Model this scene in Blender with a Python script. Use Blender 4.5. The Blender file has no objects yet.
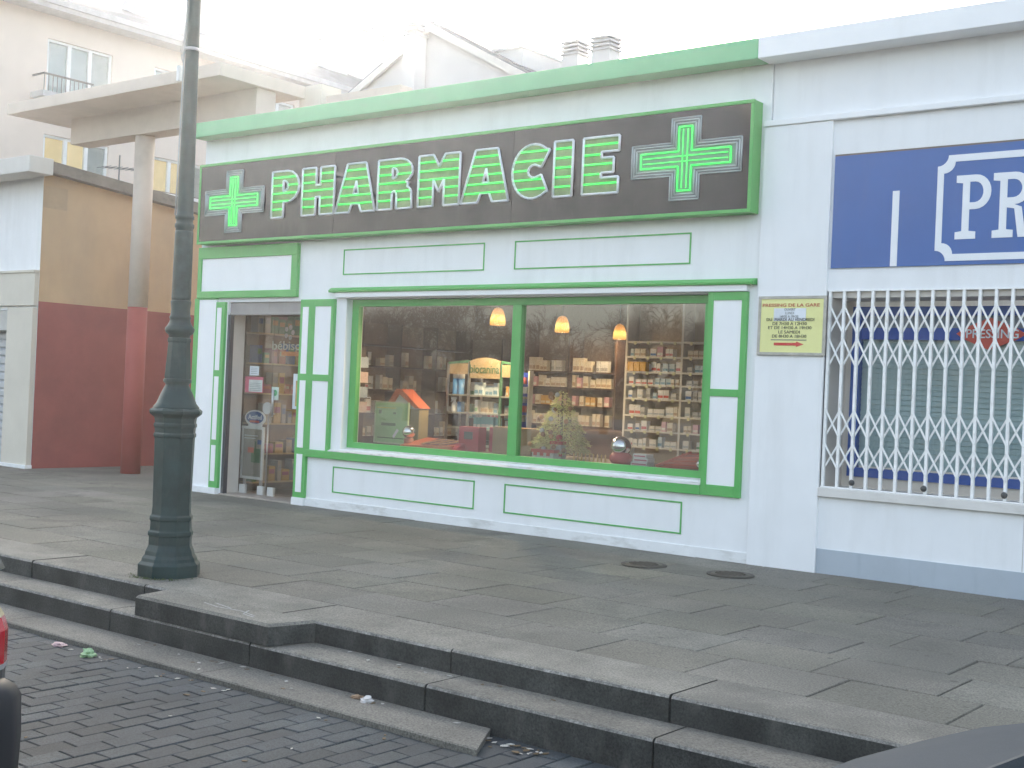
import bpy, bmesh, math, random
from math import radians as R, sin, cos, pi
from mathutils import Vector, Matrix

scn = bpy.context.scene
col = scn.collection
rnd = random.Random(7)

# ------------------------------------------------------------------ materials
def nt_new(name):
    m = bpy.data.materials.new(name); m.use_nodes = True
    nt = m.node_tree; nt.nodes.clear()
    out = nt.nodes.new('ShaderNodeOutputMaterial')
    return m, nt, out

def mix_rgb(nt, a, b, fac, mode='MIX'):
    n = nt.nodes.new('ShaderNodeMix'); n.data_type = 'RGBA'; n.blend_type = mode
    for s, v in ((n.inputs[0], fac), (n.inputs[6], a), (n.inputs[7], b)):
        if hasattr(v, 'is_linked'): nt.links.new(v, s)
        else: s.default_value = v
    return n.outputs[2]

def noise(nt, scale, detail=4, rough=.6, stretch=None, coord='Object', dim='3D'):
    tc = nt.nodes.new('ShaderNodeTexCoord'); v = tc.outputs[coord]
    if stretch:
        mp = nt.nodes.new('ShaderNodeMapping'); mp.inputs['Scale'].default_value = stretch
        nt.links.new(v, mp.inputs[0]); v = mp.outputs[0]
    n = nt.nodes.new('ShaderNodeTexNoise'); n.inputs['Scale'].default_value = scale
    n.inputs['Detail'].default_value = detail; n.inputs['Roughness'].default_value = rough
    nt.links.new(v, n.inputs['Vector'])
    return n.outputs['Fac']

def ramp(nt, fac, lo, hi, a=0., b=1.):
    n = nt.nodes.new('ShaderNodeMapRange'); n.inputs[1].default_value = lo; n.inputs[2].default_value = hi
    n.inputs[3].default_value = a; n.inputs[4].default_value = b
    nt.links.new(fac, n.inputs[0]); return n.outputs[0]

def c4(c, k=1.0): return (min(1, c[0]*k), min(1, c[1]*k), min(1, c[2]*k), 1)

MATS = {}
def M(name, c, rough=.6, var=.10, scale=5., grain=0., gscale=120., bump=0., bscale=60., metallic=0., spec=.5,
      dirt=None, dirt_amt=.5, dirt_lo=.55, dirt_hi=.75, stretch=(6, 6, .8), coat=0., tone=False, emit=0., emit_col=None, trans=0., spots=0.):
    if name in MATS: return MATS[name]
    m, nt, out = nt_new(name)
    p = nt.nodes.new('ShaderNodeBsdfPrincipled')
    nt.links.new(p.outputs[0], out.inputs[0])
    f = ramp(nt, noise(nt, scale), .3, .7)
    cc = mix_rgb(nt, c4(c, 1-var), c4(c, 1+var), f)
    if grain:
        g = ramp(nt, noise(nt, gscale, 2, .8), .3, .7, 1-grain, 1+grain)
        vm = nt.nodes.new('ShaderNodeVectorMath'); vm.operation = 'SCALE'
        nt.links.new(cc, vm.inputs[0]); nt.links.new(g, vm.inputs['Scale']); cc = vm.outputs[0]
    if tone:
        at = nt.nodes.new('ShaderNodeAttribute'); at.attribute_name = 'tone'
        cc = mix_rgb(nt, cc, at.outputs['Color'], 1.0, 'MULTIPLY')
    if dirt:
        d = ramp(nt, noise(nt, 1., 6, .65, stretch), dirt_lo, dirt_hi, 0, dirt_amt)
        cc = mix_rgb(nt, cc, c4(dirt), d)
    if spots:      # trodden gum and drips
        tc = nt.nodes.new('ShaderNodeTexCoord')
        for sc_, lim in ((2.3, .055), (4.1, .075)):
            vo = nt.nodes.new('ShaderNodeTexVoronoi'); vo.inputs['Scale'].default_value = sc_; nt.links.new(tc.outputs['Object'], vo.inputs['Vector'])
            cc = mix_rgb(nt, cc, c4(c, .45), ramp(nt, vo.outputs['Distance'], lim*.7, lim, spots, 0))
    nt.links.new(cc, p.inputs['Base Color'])
    p.inputs['Roughness'].default_value = rough
    p.inputs['Metallic'].default_value = metallic
    p.inputs['Specular IOR Level'].default_value = spec
    p.inputs['Coat Weight'].default_value = coat
    if trans: p.inputs['Transmission Weight'].default_value = trans
    if emit:
        p.inputs['Emission Color'].default_value = c4(emit_col or c); p.inputs['Emission Strength'].default_value = emit
    if bump:
        b = nt.nodes.new('ShaderNodeBump'); b.inputs['Strength'].default_value = bump; b.inputs['Distance'].default_value = .004
        nt.links.new(noise(nt, bscale, 5, .7), b.inputs['Height']); nt.links.new(b.outputs[0], p.inputs['Normal'])
    MATS[name] = m
    return m

def glass_mat(name, tint=(.9, .92, .9), gain=1.5, ior=1.5, rough=0.0):
    if name in MATS: return MATS[name]
    m, nt, out = nt_new(name)
    t = nt.nodes.new('ShaderNodeBsdfTransparent'); t.inputs[0].default_value = c4(tint)
    g = nt.nodes.new('ShaderNodeBsdfGlossy'); g.inputs['Roughness'].default_value = rough
    lw = nt.nodes.new('ShaderNodeLayerWeight'); lw.inputs[0].default_value = .5      # Schlick: the same on both faces of the pane
    pw_ = nt.nodes.new('ShaderNodeMath'); pw_.operation = 'POWER'; pw_.inputs[1].default_value = 5.0; nt.links.new(lw.outputs['Facing'], pw_.inputs[0])
    mu = nt.nodes.new('ShaderNodeMath'); mu.operation = 'MULTIPLY_ADD'; mu.inputs[1].default_value = .95; mu.inputs[2].default_value = .045*gain; mu.use_clamp = True
    nt.links.new(pw_.outputs[0], mu.inputs[0])
    mx = nt.nodes.new('ShaderNodeMixShader')
    nt.links.new(mu.outputs[0], mx.inputs[0]); nt.links.new(t.outputs[0], mx.inputs[1]); nt.links.new(g.outputs[0], mx.inputs[2])
    nt.links.new(mx.outputs[0], out.inputs[0])
    MATS[name] = m
    return m

def emit_mat(name, c, s):
    if name in MATS: return MATS[name]
    m, nt, out = nt_new(name)
    e = nt.nodes.new('ShaderNodeEmission'); e.inputs[0].default_value = c4(c); e.inputs[1].default_value = s
    nt.links.new(e.outputs[0], out.inputs[0]); MATS[name] = m
    return m

white_wall = M('white_render', (.80, .81, .82), .75, .025, 3, bump=.12, bscale=90, dirt=(.52, .52, .50), dirt_amt=.24, dirt_lo=.48, dirt_hi=.8, stretch=(5, 5, .6))
white_paint = M('white_paint', (.82, .83, .84), .5, .02, 4, dirt=(.55, .55, .5), dirt_amt=.12, stretch=(7, 7, 1.5))
plinth_white = M('plinth_white', (.76, .77, .77), .7, .05, 5, bump=.2, dirt=(.36, .35, .31), dirt_amt=.55, dirt_lo=.5, dirt_hi=.7, stretch=(3, 3, 9))
green = M('green_paint', (.095, .40, .10), .42, .06, 4, dirt=(.16, .34, .15), dirt_amt=.4, stretch=(9, 9, 2))
green_cornice = M('green_cornice', (.17, .50, .25), .5, .05, 3, dirt=(.2, .4, .26), dirt_amt=.4, stretch=(2, 2, 9))
worn_sill = M('worn_sill', (.70, .70, .68), .7, .05, 8, dirt=(.16, .15, .13), dirt_amt=.75, dirt_lo=.55, dirt_hi=.62, stretch=(5, 60, 60))
cream_jamb = M('cream_jamb', (.62, .58, .53), .6, .04, 4)
dark_guide = M('dark_guide', (.05, .05, .06), .5, .1)
grey_box = M('grey_shutter_box', (.30, .28, .27), .5, .1, 4, dirt=(.12, .11, .1), dirt_amt=.5)
thresh = M('threshold_stone', (.33, .29, .25), .6, .12, 6, grain=.12)
sign_face = M('sign_acrylic', (.028, .024, .026),   .08, .25, 3, spec=.38, dirt=(.055, .05, .05), dirt_amt=.6, stretch=(4, 4, 1.2))
letter_white = M('letter_white', (.78, .80, .84), .4, .04)
letter_fill = M('letter_fill', (.22, .27, .13), .45, .22, 9, spec=.4)
cross_plate = M('cross_plate', (.20, .23, .22), .3, .2, 7, spec=.6)
tube_off = M('tube_unlit', (.46, .50, .50), .25, .1)
neon = emit_mat('neon_green', (.045, 1.0, .12), .34)
blue_sign = M('blue_panel', (.045, .125, .37), .4, .05, 2, dirt=(.08, .14, .33), dirt_amt=.3)
sign_white = M('sign_white', (.78, .80, .83), .5, .03)
plinth_grey = M('plinth_grey', (.40, .45, .50), .7, .05, 3, bump=.15, dirt=(.27, .31, .36), dirt_amt=.4)
yellow_board = M('yellow_board', (.76, .75, .33), .55, .05, 3, dirt=(.58, .55, .22), dirt_amt=.5, stretch=(6, 6, 6))
old_frame = M('old_frame', (.42, .40, .35), .6, .15, 14, dirt=(.18, .16, .12), dirt_amt=.7, stretch=(20, 20, 20))
red_text = M('red_text', (.45, .06, .04), .6, .08)
black_text = M('black_text', (.05, .05, .045), .6, .1)
grey_text = M('grey_text', (.16, .17, .17), .6, .1)
grille_paint = M('grille_paint', (.85, .85, .84), .45, .06, 20, dirt=(.34, .29, .24), dirt_amt=.5, stretch=(30, 30, 12))
dark_metal = M('dark_metal', (.06, .06, .06), .5, .1)
blind_mat = M('blind_slats', (.40, .52, .53), .6, .07, 3)
blue_frame = M('blue_frame', (.045, .11, .38), .4, .08)
blue_band = M('blue_band', (.03, .10, .42), .5, .05)
red_diamond = M('red_diamond', (.62, .10, .07), .5, .05)
iron = M('cast_iron', (.075, .064, .05), .65, .3, 20, bump=.4, bscale=90)
lamp_paint = M('lamp_green_paint', (.019, .043, .041), .45, .25, 8, bump=.1, bscale=50, spec=.3, dirt=(.06, .075, .07), dirt_amt=.5, stretch=(10, 10, 4))
cable_mat = M('cable_grey', (.5, .5, .5), .5, .1)
slab_mat = M('paving_slab', (.176, .167, .139), .88, .28, 2.2, grain=.5, gscale=95, spots=.75, bump=.6, bscale=160, tone=True, dirt=(.068, .067, .056), dirt_amt=.75, dirt_lo=.46, dirt_hi=.70, stretch=(1.1, 1.1, 1.1))
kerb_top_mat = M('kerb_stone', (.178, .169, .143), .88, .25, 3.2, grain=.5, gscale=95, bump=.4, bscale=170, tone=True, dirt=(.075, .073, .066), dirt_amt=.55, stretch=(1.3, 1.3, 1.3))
worn_edge = M('kerb_worn_edge', (.23, .22, .20), .9, .45, 14, grain=.5, gscale=80, tone=True)
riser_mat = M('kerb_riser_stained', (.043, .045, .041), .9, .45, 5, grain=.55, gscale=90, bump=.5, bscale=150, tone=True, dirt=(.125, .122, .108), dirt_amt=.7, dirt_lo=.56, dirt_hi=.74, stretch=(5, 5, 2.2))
gutter_mat = M('gutter_concrete', (.175, .166, .142), .9, .22, 2, grain=.5, gscale=95, bump=.4, bscale=170, tone=True, dirt=(.06, .057, .05), dirt_amt=.6, stretch=(1.2, 1.2, 1.2))
paver_mat = M('paver_block', (.042, .051, .056), .78, .28, 2.4, grain=.5, gscale=110, bump=.4, bscale=180, tone=True, dirt=(.03, .033, .036), dirt_amt=.6, dirt_lo=.45, dirt_hi=.7, stretch=(.8, .8, .8))
joint_mat = M('joint_dirt', (.046, .047, .041), .95, .3, 9, grain=.3)
ground_mat = M('ground_asphalt', (.06, .06, .06), .9, .15, .6, grain=.25)
red_wall = M('red_render', (.32, .085, .075), .8, .08, 2.5, bump=.2, bscale=70, dirt=(.16, .05, .048), dirt_amt=.6, dirt_lo=.45, dirt_hi=.75, stretch=(.9, .9, .9))
ochre_wall = M('ochre_render', (.52, .36, .21), .8, .06, 2, bump=.2, bscale=70, dirt=(.40, .30, .20), dirt_amt=.6, dirt_lo=.45, dirt_hi=.75, stretch=(1.6, 1.6, .5))
coping_dark = M('coping_weathered', (.19, .17, .15), .9, .2, 4, dirt=(.08, .075, .07), dirt_amt=.7, stretch=(4, 4, 8))
coping_light = M('coping_light', (.62, .60, .56), .8, .05)
cream = M('cream_render', (.60, .56, .48), .75, .05, 2, bump=.1, dirt=(.5, .45, .37), dirt_amt=.4, stretch=(3, 3, .6))
canopy_mat = M('canopy_concrete', (.56, .49, .42), .85, .08, 2, bump=.2, dirt=(.36, .31, .26), dirt_amt=.55, stretch=(2, 2, 2))
apt_wall = M('apartment_render', (.72, .61, .52), .8, .04, 1, dirt=(.64, .53, .45), dirt_amt=.35, stretch=(1, 1, .2))
slate = M('roof_slate', (.11, .12, .14), .7, .2, 2.5, bump=.3, bscale=12)
house_grey = M('gable_render', (.55, .55, .55), .8, .05, 1)
win_white = M('window_white', (.78, .78, .76), .5, .03)
reflected_glow = M('pane_reflected_glow', (.85, .64, .34), .8, .1, 3, stretch=(9, 9, .2), dirt=(.7, .5, .22), dirt_amt=.5, emit=.085, emit_col=(1, .72, .36))  # yellow colour and glow imitate a sunlit building reflected in the panes
curtain_b = M('curtain_blue', (.60, .68, .72), .8, .08, 3)
glass_win = glass_mat('window_glass', (.92, .93, .92), 3.0, 1.5)
glass_far = glass_mat('far_glass', (.85, .87, .86), 1.3, 1.5)
glass_shelf = glass_mat('shelf_glass', (.85, .92, .88), 1.0, 1.5)
wall_brown = M('interior_wall', (.13, .08, .05), .7, .1, 2)
floor_in = M('interior_floor', (.18, .14, .11), .35, .1, 3)
ceil_in = M('interior_ceiling', (.30, .24, .19), .8, .05)
shelf_back = M('shelf_back', (.46, .35, .22), .7, .06)
shelf_white = M('shelf_white', (.70, .66, .58), .5, .03)
wood_dark = M('wood_dark', (.075, .042, .024), .5, .2, 4, stretch=(2, 2, 12))
wood_light = M('wood_light', (.42, .31, .17), .55, .12, 5, stretch=(1, 1, 8))
cardboard = M('cardboard', (.36, .24, .13), .8, .08)
steel = M('steel', (.55, .55, .56), .3, .05, metallic=.9)
mirror = M('mirror_chrome', (.86, .87, .9), .05, .02, metallic=1.)
rubber = M('rubber', (.016, .016, .017), .75, .2)
bark = M('tree_bark', (.030, .020, .015), .9, .25, 5, bump=.4, bscale=20)
twig = M('tree_twig', (.038, .024, .018), .9, .2, 3)

# ------------------------------------------------------------------ mesh builder
class MB:
    def __init__(s): s.v = []; s.f = []; s.m = []; s.sm = []; s.tone = []
    def add(s, vs, fs, mi=0, smooth=False, tone=1.0):
        b = len(s.v); s.v += [tuple(v) for v in vs]
        for f in fs:
            s.f.append([b+i for i in f]); s.m.append(mi); s.sm.append(smooth); s.tone.append(tone)
        return s
    def box(s, x0, x1, y0, y1, z0, z1, mi=0, tone=1.0):
        vs = [(x0, y0, z0), (x1, y0, z0), (x1, y1, z0), (x0, y1, z0), (x0, y0, z1), (x1, y0, z1), (x1, y1, z1), (x0, y1, z1)]
        return s.add(vs, [(0, 3, 2, 1), (4, 5, 6, 7), (0, 1, 5, 4), (1, 2, 6, 5), (2, 3, 7, 6), (3, 0, 4, 7)], mi, False, tone)
    def bar(s, a, b, w, h, mi=0, up=(0, 0, 1)):
        a, b = Vector(a), Vector(b); d = (b-a).normalized(); up = Vector(up)
        if abs(d.dot(up)) > .99: up = Vector((0, 1, 0))
        x = d.cross(up).normalized()*w/2; y = x.cross(d).normalized()*h/2
        vs = [p+i*x+j*y for p in (a, b) for i, j in ((-1, -1), (1, -1), (1, 1), (-1, 1))]
        return s.add(vs, [(3, 2, 1, 0), (4, 5, 6, 7), (0, 1, 5, 4), (1, 2, 6, 5), (2, 3, 7, 6), (3, 0, 4, 7)], mi)
    def prism(s, poly, a0, a1, plane='xz', mi=0):
        n = len(poly)
        def P(p, a): return {'xz': (p[0], a, p[1]), 'xy': (p[0], p[1], a), 'yz': (a, p[0], p[1])}[plane]
        vs = [P(p, a0) for p in poly]+[P(p, a1) for p in poly]
        fs = [tuple(range(n)), tuple(range(2*n-1, n-1, -1))]+[(i, n+i, n+(i+1) % n, (i+1) % n) for i in range(n)]
        return s.add(vs, fs, mi)
    def tube(s, pts, r, n=8, mi=0, cap=True, smooth=True):
        pts = [Vector(p) for p in pts]
        rs = r if isinstance(r, (list, tuple)) else [r]*len(pts)
        vs = []; ref = None
        for i, p in enumerate(pts):
            d = (pts[min(i+1, len(pts)-1)]-pts[max(i-1, 0)])
            d = d.normalized() if d.length > 1e-9 else Vector((0, 0, 1))
            if ref is None: ref = Vector((0, 0, 1)) if abs(d.z) < .9 else Vector((1, 0, 0))
            x = d.cross(ref)
            x = x.normalized() if x.length > 1e-6 else d.orthogonal().normalized()
            y = d.cross(x).normalized()
            ref = -x.cross(d) if False else ref
            for k in range(n):
                a = 2*pi*k/n; vs.append(p+(x*cos(a)+y*sin(a))*rs[i])
        fs = []
        for i in range(len(pts)-1):
            for k in range(n):
                k2 = (k+1) % n
                fs.append((i*n+k, i*n+k2, (i+1)*n+k2, (i+1)*n+k))
        s.add(vs, fs, mi, smooth)
        if cap:
            b = len(s.v)-len(vs)
            s.f.append([b+k for k in range(n)][::-1]); s.m.append(mi); s.sm.append(False); s.tone.append(1)
            s.f.append([b+(len(pts)-1)*n+k for k in range(n)]); s.m.append(mi); s.sm.append(False); s.tone.append(1)
        return s
    def lathe(s, prof, n=24, c=(0, 0), mi=0, smooth=True, ang=0.):
        vs = [(c[0]+r*cos(2*pi*k/n+ang), c[1]+r*sin(2*pi*k/n+ang), z) for r, z in prof for k in range(n)]
        fs = [(i*n+k, i*n+(k+1) % n, (i+1)*n+(k+1) % n, (i+1)*n+k) for i in range(len(prof)-1) for k in range(n)]
        fs += [tuple(range(n))[::-1], tuple((len(prof)-1)*n+k for k in range(n))]
        return s.add(vs, fs, mi, smooth)
    def sphere(s, c, r, n=16, m=10, mi=0, sz=1.0):
        prof = [(max(1e-4, r*sin(pi*i/m)), c[2]-r*sz*cos(pi*i/m)) for i in range(m+1)]
        return s.lathe(prof, n, (c[0], c[1]), mi)
    def build(s, name, mats, parent=None, world=True, bevel=0., autosmooth=None):
        me = bpy.data.meshes.new(name); me.from_pydata(s.v, [], s.f)
        for m in (mats if isinstance(mats, (list, tuple)) else [mats]): me.materials.append(m)
        me.polygons.foreach_set('material_index', s.m); me.polygons.foreach_set('use_smooth', s.sm)
        if any(t != 1.0 for t in s.tone):
            ca = me.color_attributes.new('tone', 'FLOAT_COLOR', 'CORNER')
            i = 0
            for f, t in zip(s.f, s.tone):
                tt = t if isinstance(t, tuple) else (t, t, t)
                for _ in f: ca.data[i].color = (*tt, 1); i += 1
        bm = bmesh.new(); bm.from_mesh(me); bmesh.ops.recalc_face_normals(bm, faces=bm.faces); bm.to_mesh(me); bm.free()
        me.update()
        return link(name, me, parent, world, bevel)

def link(name, me, parent=None, world=True, bevel=0.):
    o = bpy.data.objects.new(name, me); col.objects.link(o)
    if parent is not None:
        o.parent = parent
        if world:
            q = parent; off = Vector((0, 0, 0))
            while q: off += q.location; q = q.parent
            o.location = -off
    if bevel:
        b = o.modifiers.new('bevel', 'BEVEL'); b.width = bevel; b.segments = 2; b.limit_method = 'ANGLE'; b.angle_limit = R(40)
    return o

def toned(name, mats, mb, **k):   # meshes whose material reads 'tone' always need the attribute
    if not any(t != 1.0 for t in mb.tone): mb.tone[0] = .999
    return mb.build(name, mats, **k)

def thing(name, label, cat, loc=(0, 0, 0), group=None, rot=0.):
    o = bpy.data.objects.new(name, None); col.objects.link(o)
    o.empty_display_size = .1; o.location = loc; o.rotation_euler = (0, 0, rot)
    return tag(o, label, cat, group)

def tag(o, label, cat, group=None):
    o['label'] = label; o['category'] = cat; o['kind'] = 'thing'
    if group: o['group'] = group
    return o

def struct(o, kind='structure'):
    o['kind'] = kind; return o

def centre(o):
    # put the origin of a one-mesh thing at the base of its mesh
    me = o.data; xs = [v.co for v in me.vertices]
    c = Vector(((min(v.x for v in xs)+max(v.x for v in xs))/2, (min(v.y for v in xs)+max(v.y for v in xs))/2, min(v.z for v in xs)))
    me.transform(Matrix.Translation(-c)); o.location = o.location+c
    return o

def flat_mesh(name, loops, depth, res=1):
    """closed outlines (with holes) in the x-z plane, given a real thickness in y (front at y=-depth/2)"""
    cu = bpy.data.curves.new(name, 'CURVE'); cu.dimensions = '2D'; cu.fill_mode = 'BOTH'; cu.extrude = depth/2
    for lp in loops:
        sp = cu.splines.new('POLY'); sp.points.add(len(lp)-1); sp.use_cyclic_u = True
        for p, q in zip(sp.points, lp): p.co = (q[0], q[1], 0, 1)
    o = bpy.data.objects.new(name, cu); col.objects.link(o)
    dg = bpy.context.evaluated_depsgraph_get(); dg.update()
    me = bpy.data.meshes.new_from_object(o.evaluated_get(dg))
    bpy.data.objects.remove(o); bpy.data.curves.remove(cu)
    me.transform(Matrix(((1, 0, 0, 0), (0, 0, -1, 0), (0, 1, 0, 0), (0, 0, 0, 1))))
    me.name = name
    return me

def text_mesh(s, x0, x1, z0, z1, y, depth=.002, bold=0.0, keep=False):
    cu = bpy.data.curves.new('lettering', 'FONT'); cu.body = s; cu.extrude = depth/2; cu.offset = bold; cu.resolution_u = 3
    o = bpy.data.objects.new('lettering', cu); col.objects.link(o)
    dg = bpy.context.evaluated_depsgraph_get(); dg.update()
    me = bpy.data.meshes.new_from_object(o.evaluated_get(dg))
    bpy.data.objects.remove(o); bpy.data.curves.remove(cu)
    xs = [v.co.x for v in me.vertices]; ys = [v.co.y for v in me.vertices]
    ax, bx, ay, by = min(xs), max(xs), min(ys), max(ys)
    sx = (x1-x0)/(bx-ax); sz = (z1-z0)/(by-ay)
    for v in me.vertices:
        X, Y, Z = v.co
        v.co = (x0+(X-ax)*sx, y-Z, z0+(Y-ay)*sz)
    me.update()
    return me

def add_mat(me, *ms):
    me.materials.clear()
    for m in ms: me.materials.append(m)
    return me

def lettering(name, s, x0, x1, z0, z1, y, mat, parent, depth=.002, bold=0.0):
    return link(name, add_mat(text_mesh(s, x0, x1, z0, z1, y, depth, bold), mat), parent)

def ellipse(cx, cz, rx, rz, a0=0, a1=2*pi, n=24):
    return [(cx+rx*cos(a0+(a1-a0)*i/n), cz+rz*sin(a0+(a1-a0)*i/n)) for i in range(n+(0 if abs(a1-a0-2*pi) < 1e-6 else 1))]

def frame_strip(mb, x0, x1, z0, z1, t, y0, y1, mi=0):
    mb.box(x0, x1, y0, y1, z1-t, z1, mi); mb.box(x0, x1, y0, y1, z0, z0+t, mi)
    mb.box(x0, x0+t, y0, y1, z0+t, z1-t, mi); mb.box(x1-t, x1, y0, y1, z0+t, z1-t, mi)

# ================================================================== SETTING
g = MB(); g.add([(-170, -170, -.32), (170, -170, -.32), (170, 170, -.32), (-170, 170, -.32)], [(0, 1, 2, 3)])
struct(g.build('ground', ground_mat))

# road of small concrete pavers, rows running towards the shop
mb = MB(); mj = MB()
mj.add([(-22, -12.5, -.291), (8, -12.5, -.291), (8, -4.60, -.291), (-22, -4.60, -.291)], [(0, 1, 2, 3)])
pw, pl, gp, ch = .118, .205, .005, .004
i = 0; x = -16.0
while x < 4.2:
    y = -11.5-(pl/2 if i % 2 else 0)-rnd.uniform(0, .01)
    while y < -4.60:
        t = rnd.uniform(.82, 1.2)
        if rnd.random() < .08: t *= rnd.choice((.75, 1.25))
        dz = rnd.uniform(-.0025, .0025); sl = rnd.uniform(-.0015, .0015)
        y1 = min(y+pl-gp, -4.605)
        if y1-y > .02:
            x0, x1 = x, x+pw-gp; z = -.28+dz
            vs = [(x0, y, -.292), (x1, y, -.292), (x1, y1, -.292), (x0, y1, -.292),
                  (x0, y, z-ch), (x1, y, z-ch), (x1, y1, z-ch), (x0, y1, z-ch),
                  (x0+ch, y+ch, z+sl), (x1-ch, y+ch, z-sl), (x1-ch, y1-ch, z-sl), (x0+ch, y1-ch, z+sl)]
            fs = [(8, 9, 10, 11)]
            for a in range(4):
                b = (a+1) % 4; fs += [(a, b, 4+b, 4+a), (4+a, 4+b, 8+b, 8+a)]
            mb.add(vs, fs, 0, False, (t*.98, t, t*rnd.uniform(.98, 1.04)))
        y += pl
    x += pw; i += 1
struct(mb.build('road', paver_mat)); struct(mj.build('road_bed', joint_mat))

# pavement slabs in rows parallel to the shops
mb = MB()
rows = [(-3.93, -3.43), (-3.43, -2.93), (-2.93, -2.45), (-2.45, -1.97), (-1.97, -1.49), (-1.49, -1.0), (-1.0, -.5), (-.5, -.008)]
offs = [-3.01, -1.97, -2.72, -2.58, -3.6, -2.9, -2.55, -3.3]
gp, ch = .007, .004
for (y0, y1), ox in zip(rows, offs):
    L = .625; x = ox-L*42
    while x < 8:
        t = rnd.uniform(.86, 1.14); dz = rnd.uniform(-.0035, 0.0); a_, b_ = rnd.uniform(-.002, .002), rnd.uniform(-.002, .002)
        x0, x1 = x+gp/2, x+L-gp/2; ya, yb = y0+.0065, y1-.0065
        z = dz-.001
        vs = [(x0, ya, -.03), (x1, ya, -.03), (x1, yb, -.03), (x0, yb, -.03),
              (x0, ya, z-ch), (x1, ya, z-ch), (x1, yb, z-ch), (x0, yb, z-ch),
              (x0+ch, ya+ch, z+a_), (x1-ch, ya+ch, z-a_+b_*.3), (x1-ch, yb-ch, z-a_), (x0+ch, yb-ch, z+a_)]
        fs = [(8, 9, 10, 11)]
        for a in range(4):
            b = (a+1) % 4; fs += [(a, b, 4+b, 4+a), (4+a, 4+b, 8+b, 8+a)]
        mb.add(vs, fs, 0, False, (t, t*rnd.uniform(.98, 1.01), t*rnd.uniform(.95, 1.02)))
        x += L
struct(mb.build('pavement', slab_mat))
mb = MB(); mb.box(-30, 8, -4.3, 0.0, -.315, -.024)
struct(mb.build('pavement_bed', joint_mat))
mb = MB(); mb.box(-15.3, -11.8, .004, 14, -.315, -.006)
struct(toned('alley_floor', slab_mat, mb))

# the two kerb steps and the gutter strip
def stones(name, xs, y0, y1, z0, z1):
    mb = MB()
    for a, b in zip(xs[:-1], xs[1:]):
        t = rnd.uniform(.88, 1.12); x0, x1 = a+.005, b-.005; r = .016; dz = rnd.uniform(-.003, .001); z = z1+dz
        dy = rnd.uniform(-.004, .004)
        prof = [(y1, z0), (y1, z), (y0+dy+r, z), (y0+dy+r*.3, z-r*.3), (y0+dy, z-r), (y0+dy, z0)]
        n = len(prof); vs = [(x0, *p) for p in prof]+[(x1, *p) for p in prof]
        for k in range(n):
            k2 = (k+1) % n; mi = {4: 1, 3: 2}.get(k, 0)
            mb.add([vs[k], vs[k2], vs[n+k2], vs[n+k]], [(0, 1, 2, 3)], mi, False, t)
        mb.add(vs[:n], [tuple(range(n))], 1, False, t); mb.add(vs[n:], [tuple(range(n))], 1, False, t)
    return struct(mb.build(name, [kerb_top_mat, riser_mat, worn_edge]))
xs1 = [-2.816+1.263*k for k in range(-20, 9)]
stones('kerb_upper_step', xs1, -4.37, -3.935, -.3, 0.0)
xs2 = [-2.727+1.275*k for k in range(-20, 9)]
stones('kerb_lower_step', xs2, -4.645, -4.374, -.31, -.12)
mb = MB()
x = -3.42; k = 0
while x > -24:
    x1 = x; x0 = x-1.9
    t = rnd.uniform(.9, 1.1)
    lo = [(x0+.004, -4.95), (x1-.004, -4.95), ((x1-.004) if k else x1-.17, -4.649), (x0+.004, -4.649)]
    n = 4; z = -.25
    vs = [(p[0], p[1], -.30) for p in lo]+[(p[0], p[1], z-.006) for p in lo]+[(p[0], p[1]+(.008 if q < 2 else 0), z) for q, p in enumerate(lo)]
    fs = [(8, 9, 10, 11)]+[(a, (a+1) % 4, 4+(a+1) % 4, 4+a) for a in range(4)]+[(4+a, 4+(a+1) % 4, 8+(a+1) % 4, 8+a) for a in range(4)]
    mb.add(vs, fs, 0, False, t)
    x = x0; k += 1
struct(mb.build('gutter_strip', gutter_mat))

# block of stone laid on the lower step
mb = MB()
bk = [(-6.30, -4.652), (-5.125, -4.652), (-5.055, -4.376), (-6.36, -4.376)]
r = .012
vs = [(p[0], p[1], -.118) for p in bk]+[(p[0], p[1], -.004-r) for p in bk]
ins = [(-6.30+r, -4.652+r), (-5.125-r, -4.652+r), (-5.055-r, -4.376), (-6.36+r, -4.376)]
vs += [(p[0], p[1], .0) for p in ins]
mb.add(vs, [(0, 1, 5, 4), (1, 2, 6, 5), (2, 3, 7, 6), (3, 0, 4, 7), (0, 3, 2, 1)], 1, False, 1.02)
mb.add(vs, [(4, 5, 9, 8), (5, 6, 10, 9), (6, 7, 11, 10), (7, 4, 8, 11), (8, 9, 10, 11)], 0, False, 1.02)
o = mb.build('stone_block', [kerb_top_mat, riser_mat]); centre(o)
tag(o, 'worn grey stone block laid on the lower step near the lamp post', 'stone block')

m = MB()
for pts_ in (((-5.86, -4.50), (-5.70, -4.53), (-5.52, -4.51), (-5.36, -4.55)), ((-5.80, -4.46), (-5.62, -4.50)), ((-5.50, -4.47), (-5.44, -4.56), (-5.33, -4.58))):
    for a, b in zip(pts_[:-1], pts_[1:]): m.bar((*a, .0005), (*b, .0005), .009, .002)
m.build('chalk_mark', M('chalk', (.34, .34, .32), .95, .3, 40), o)
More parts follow.
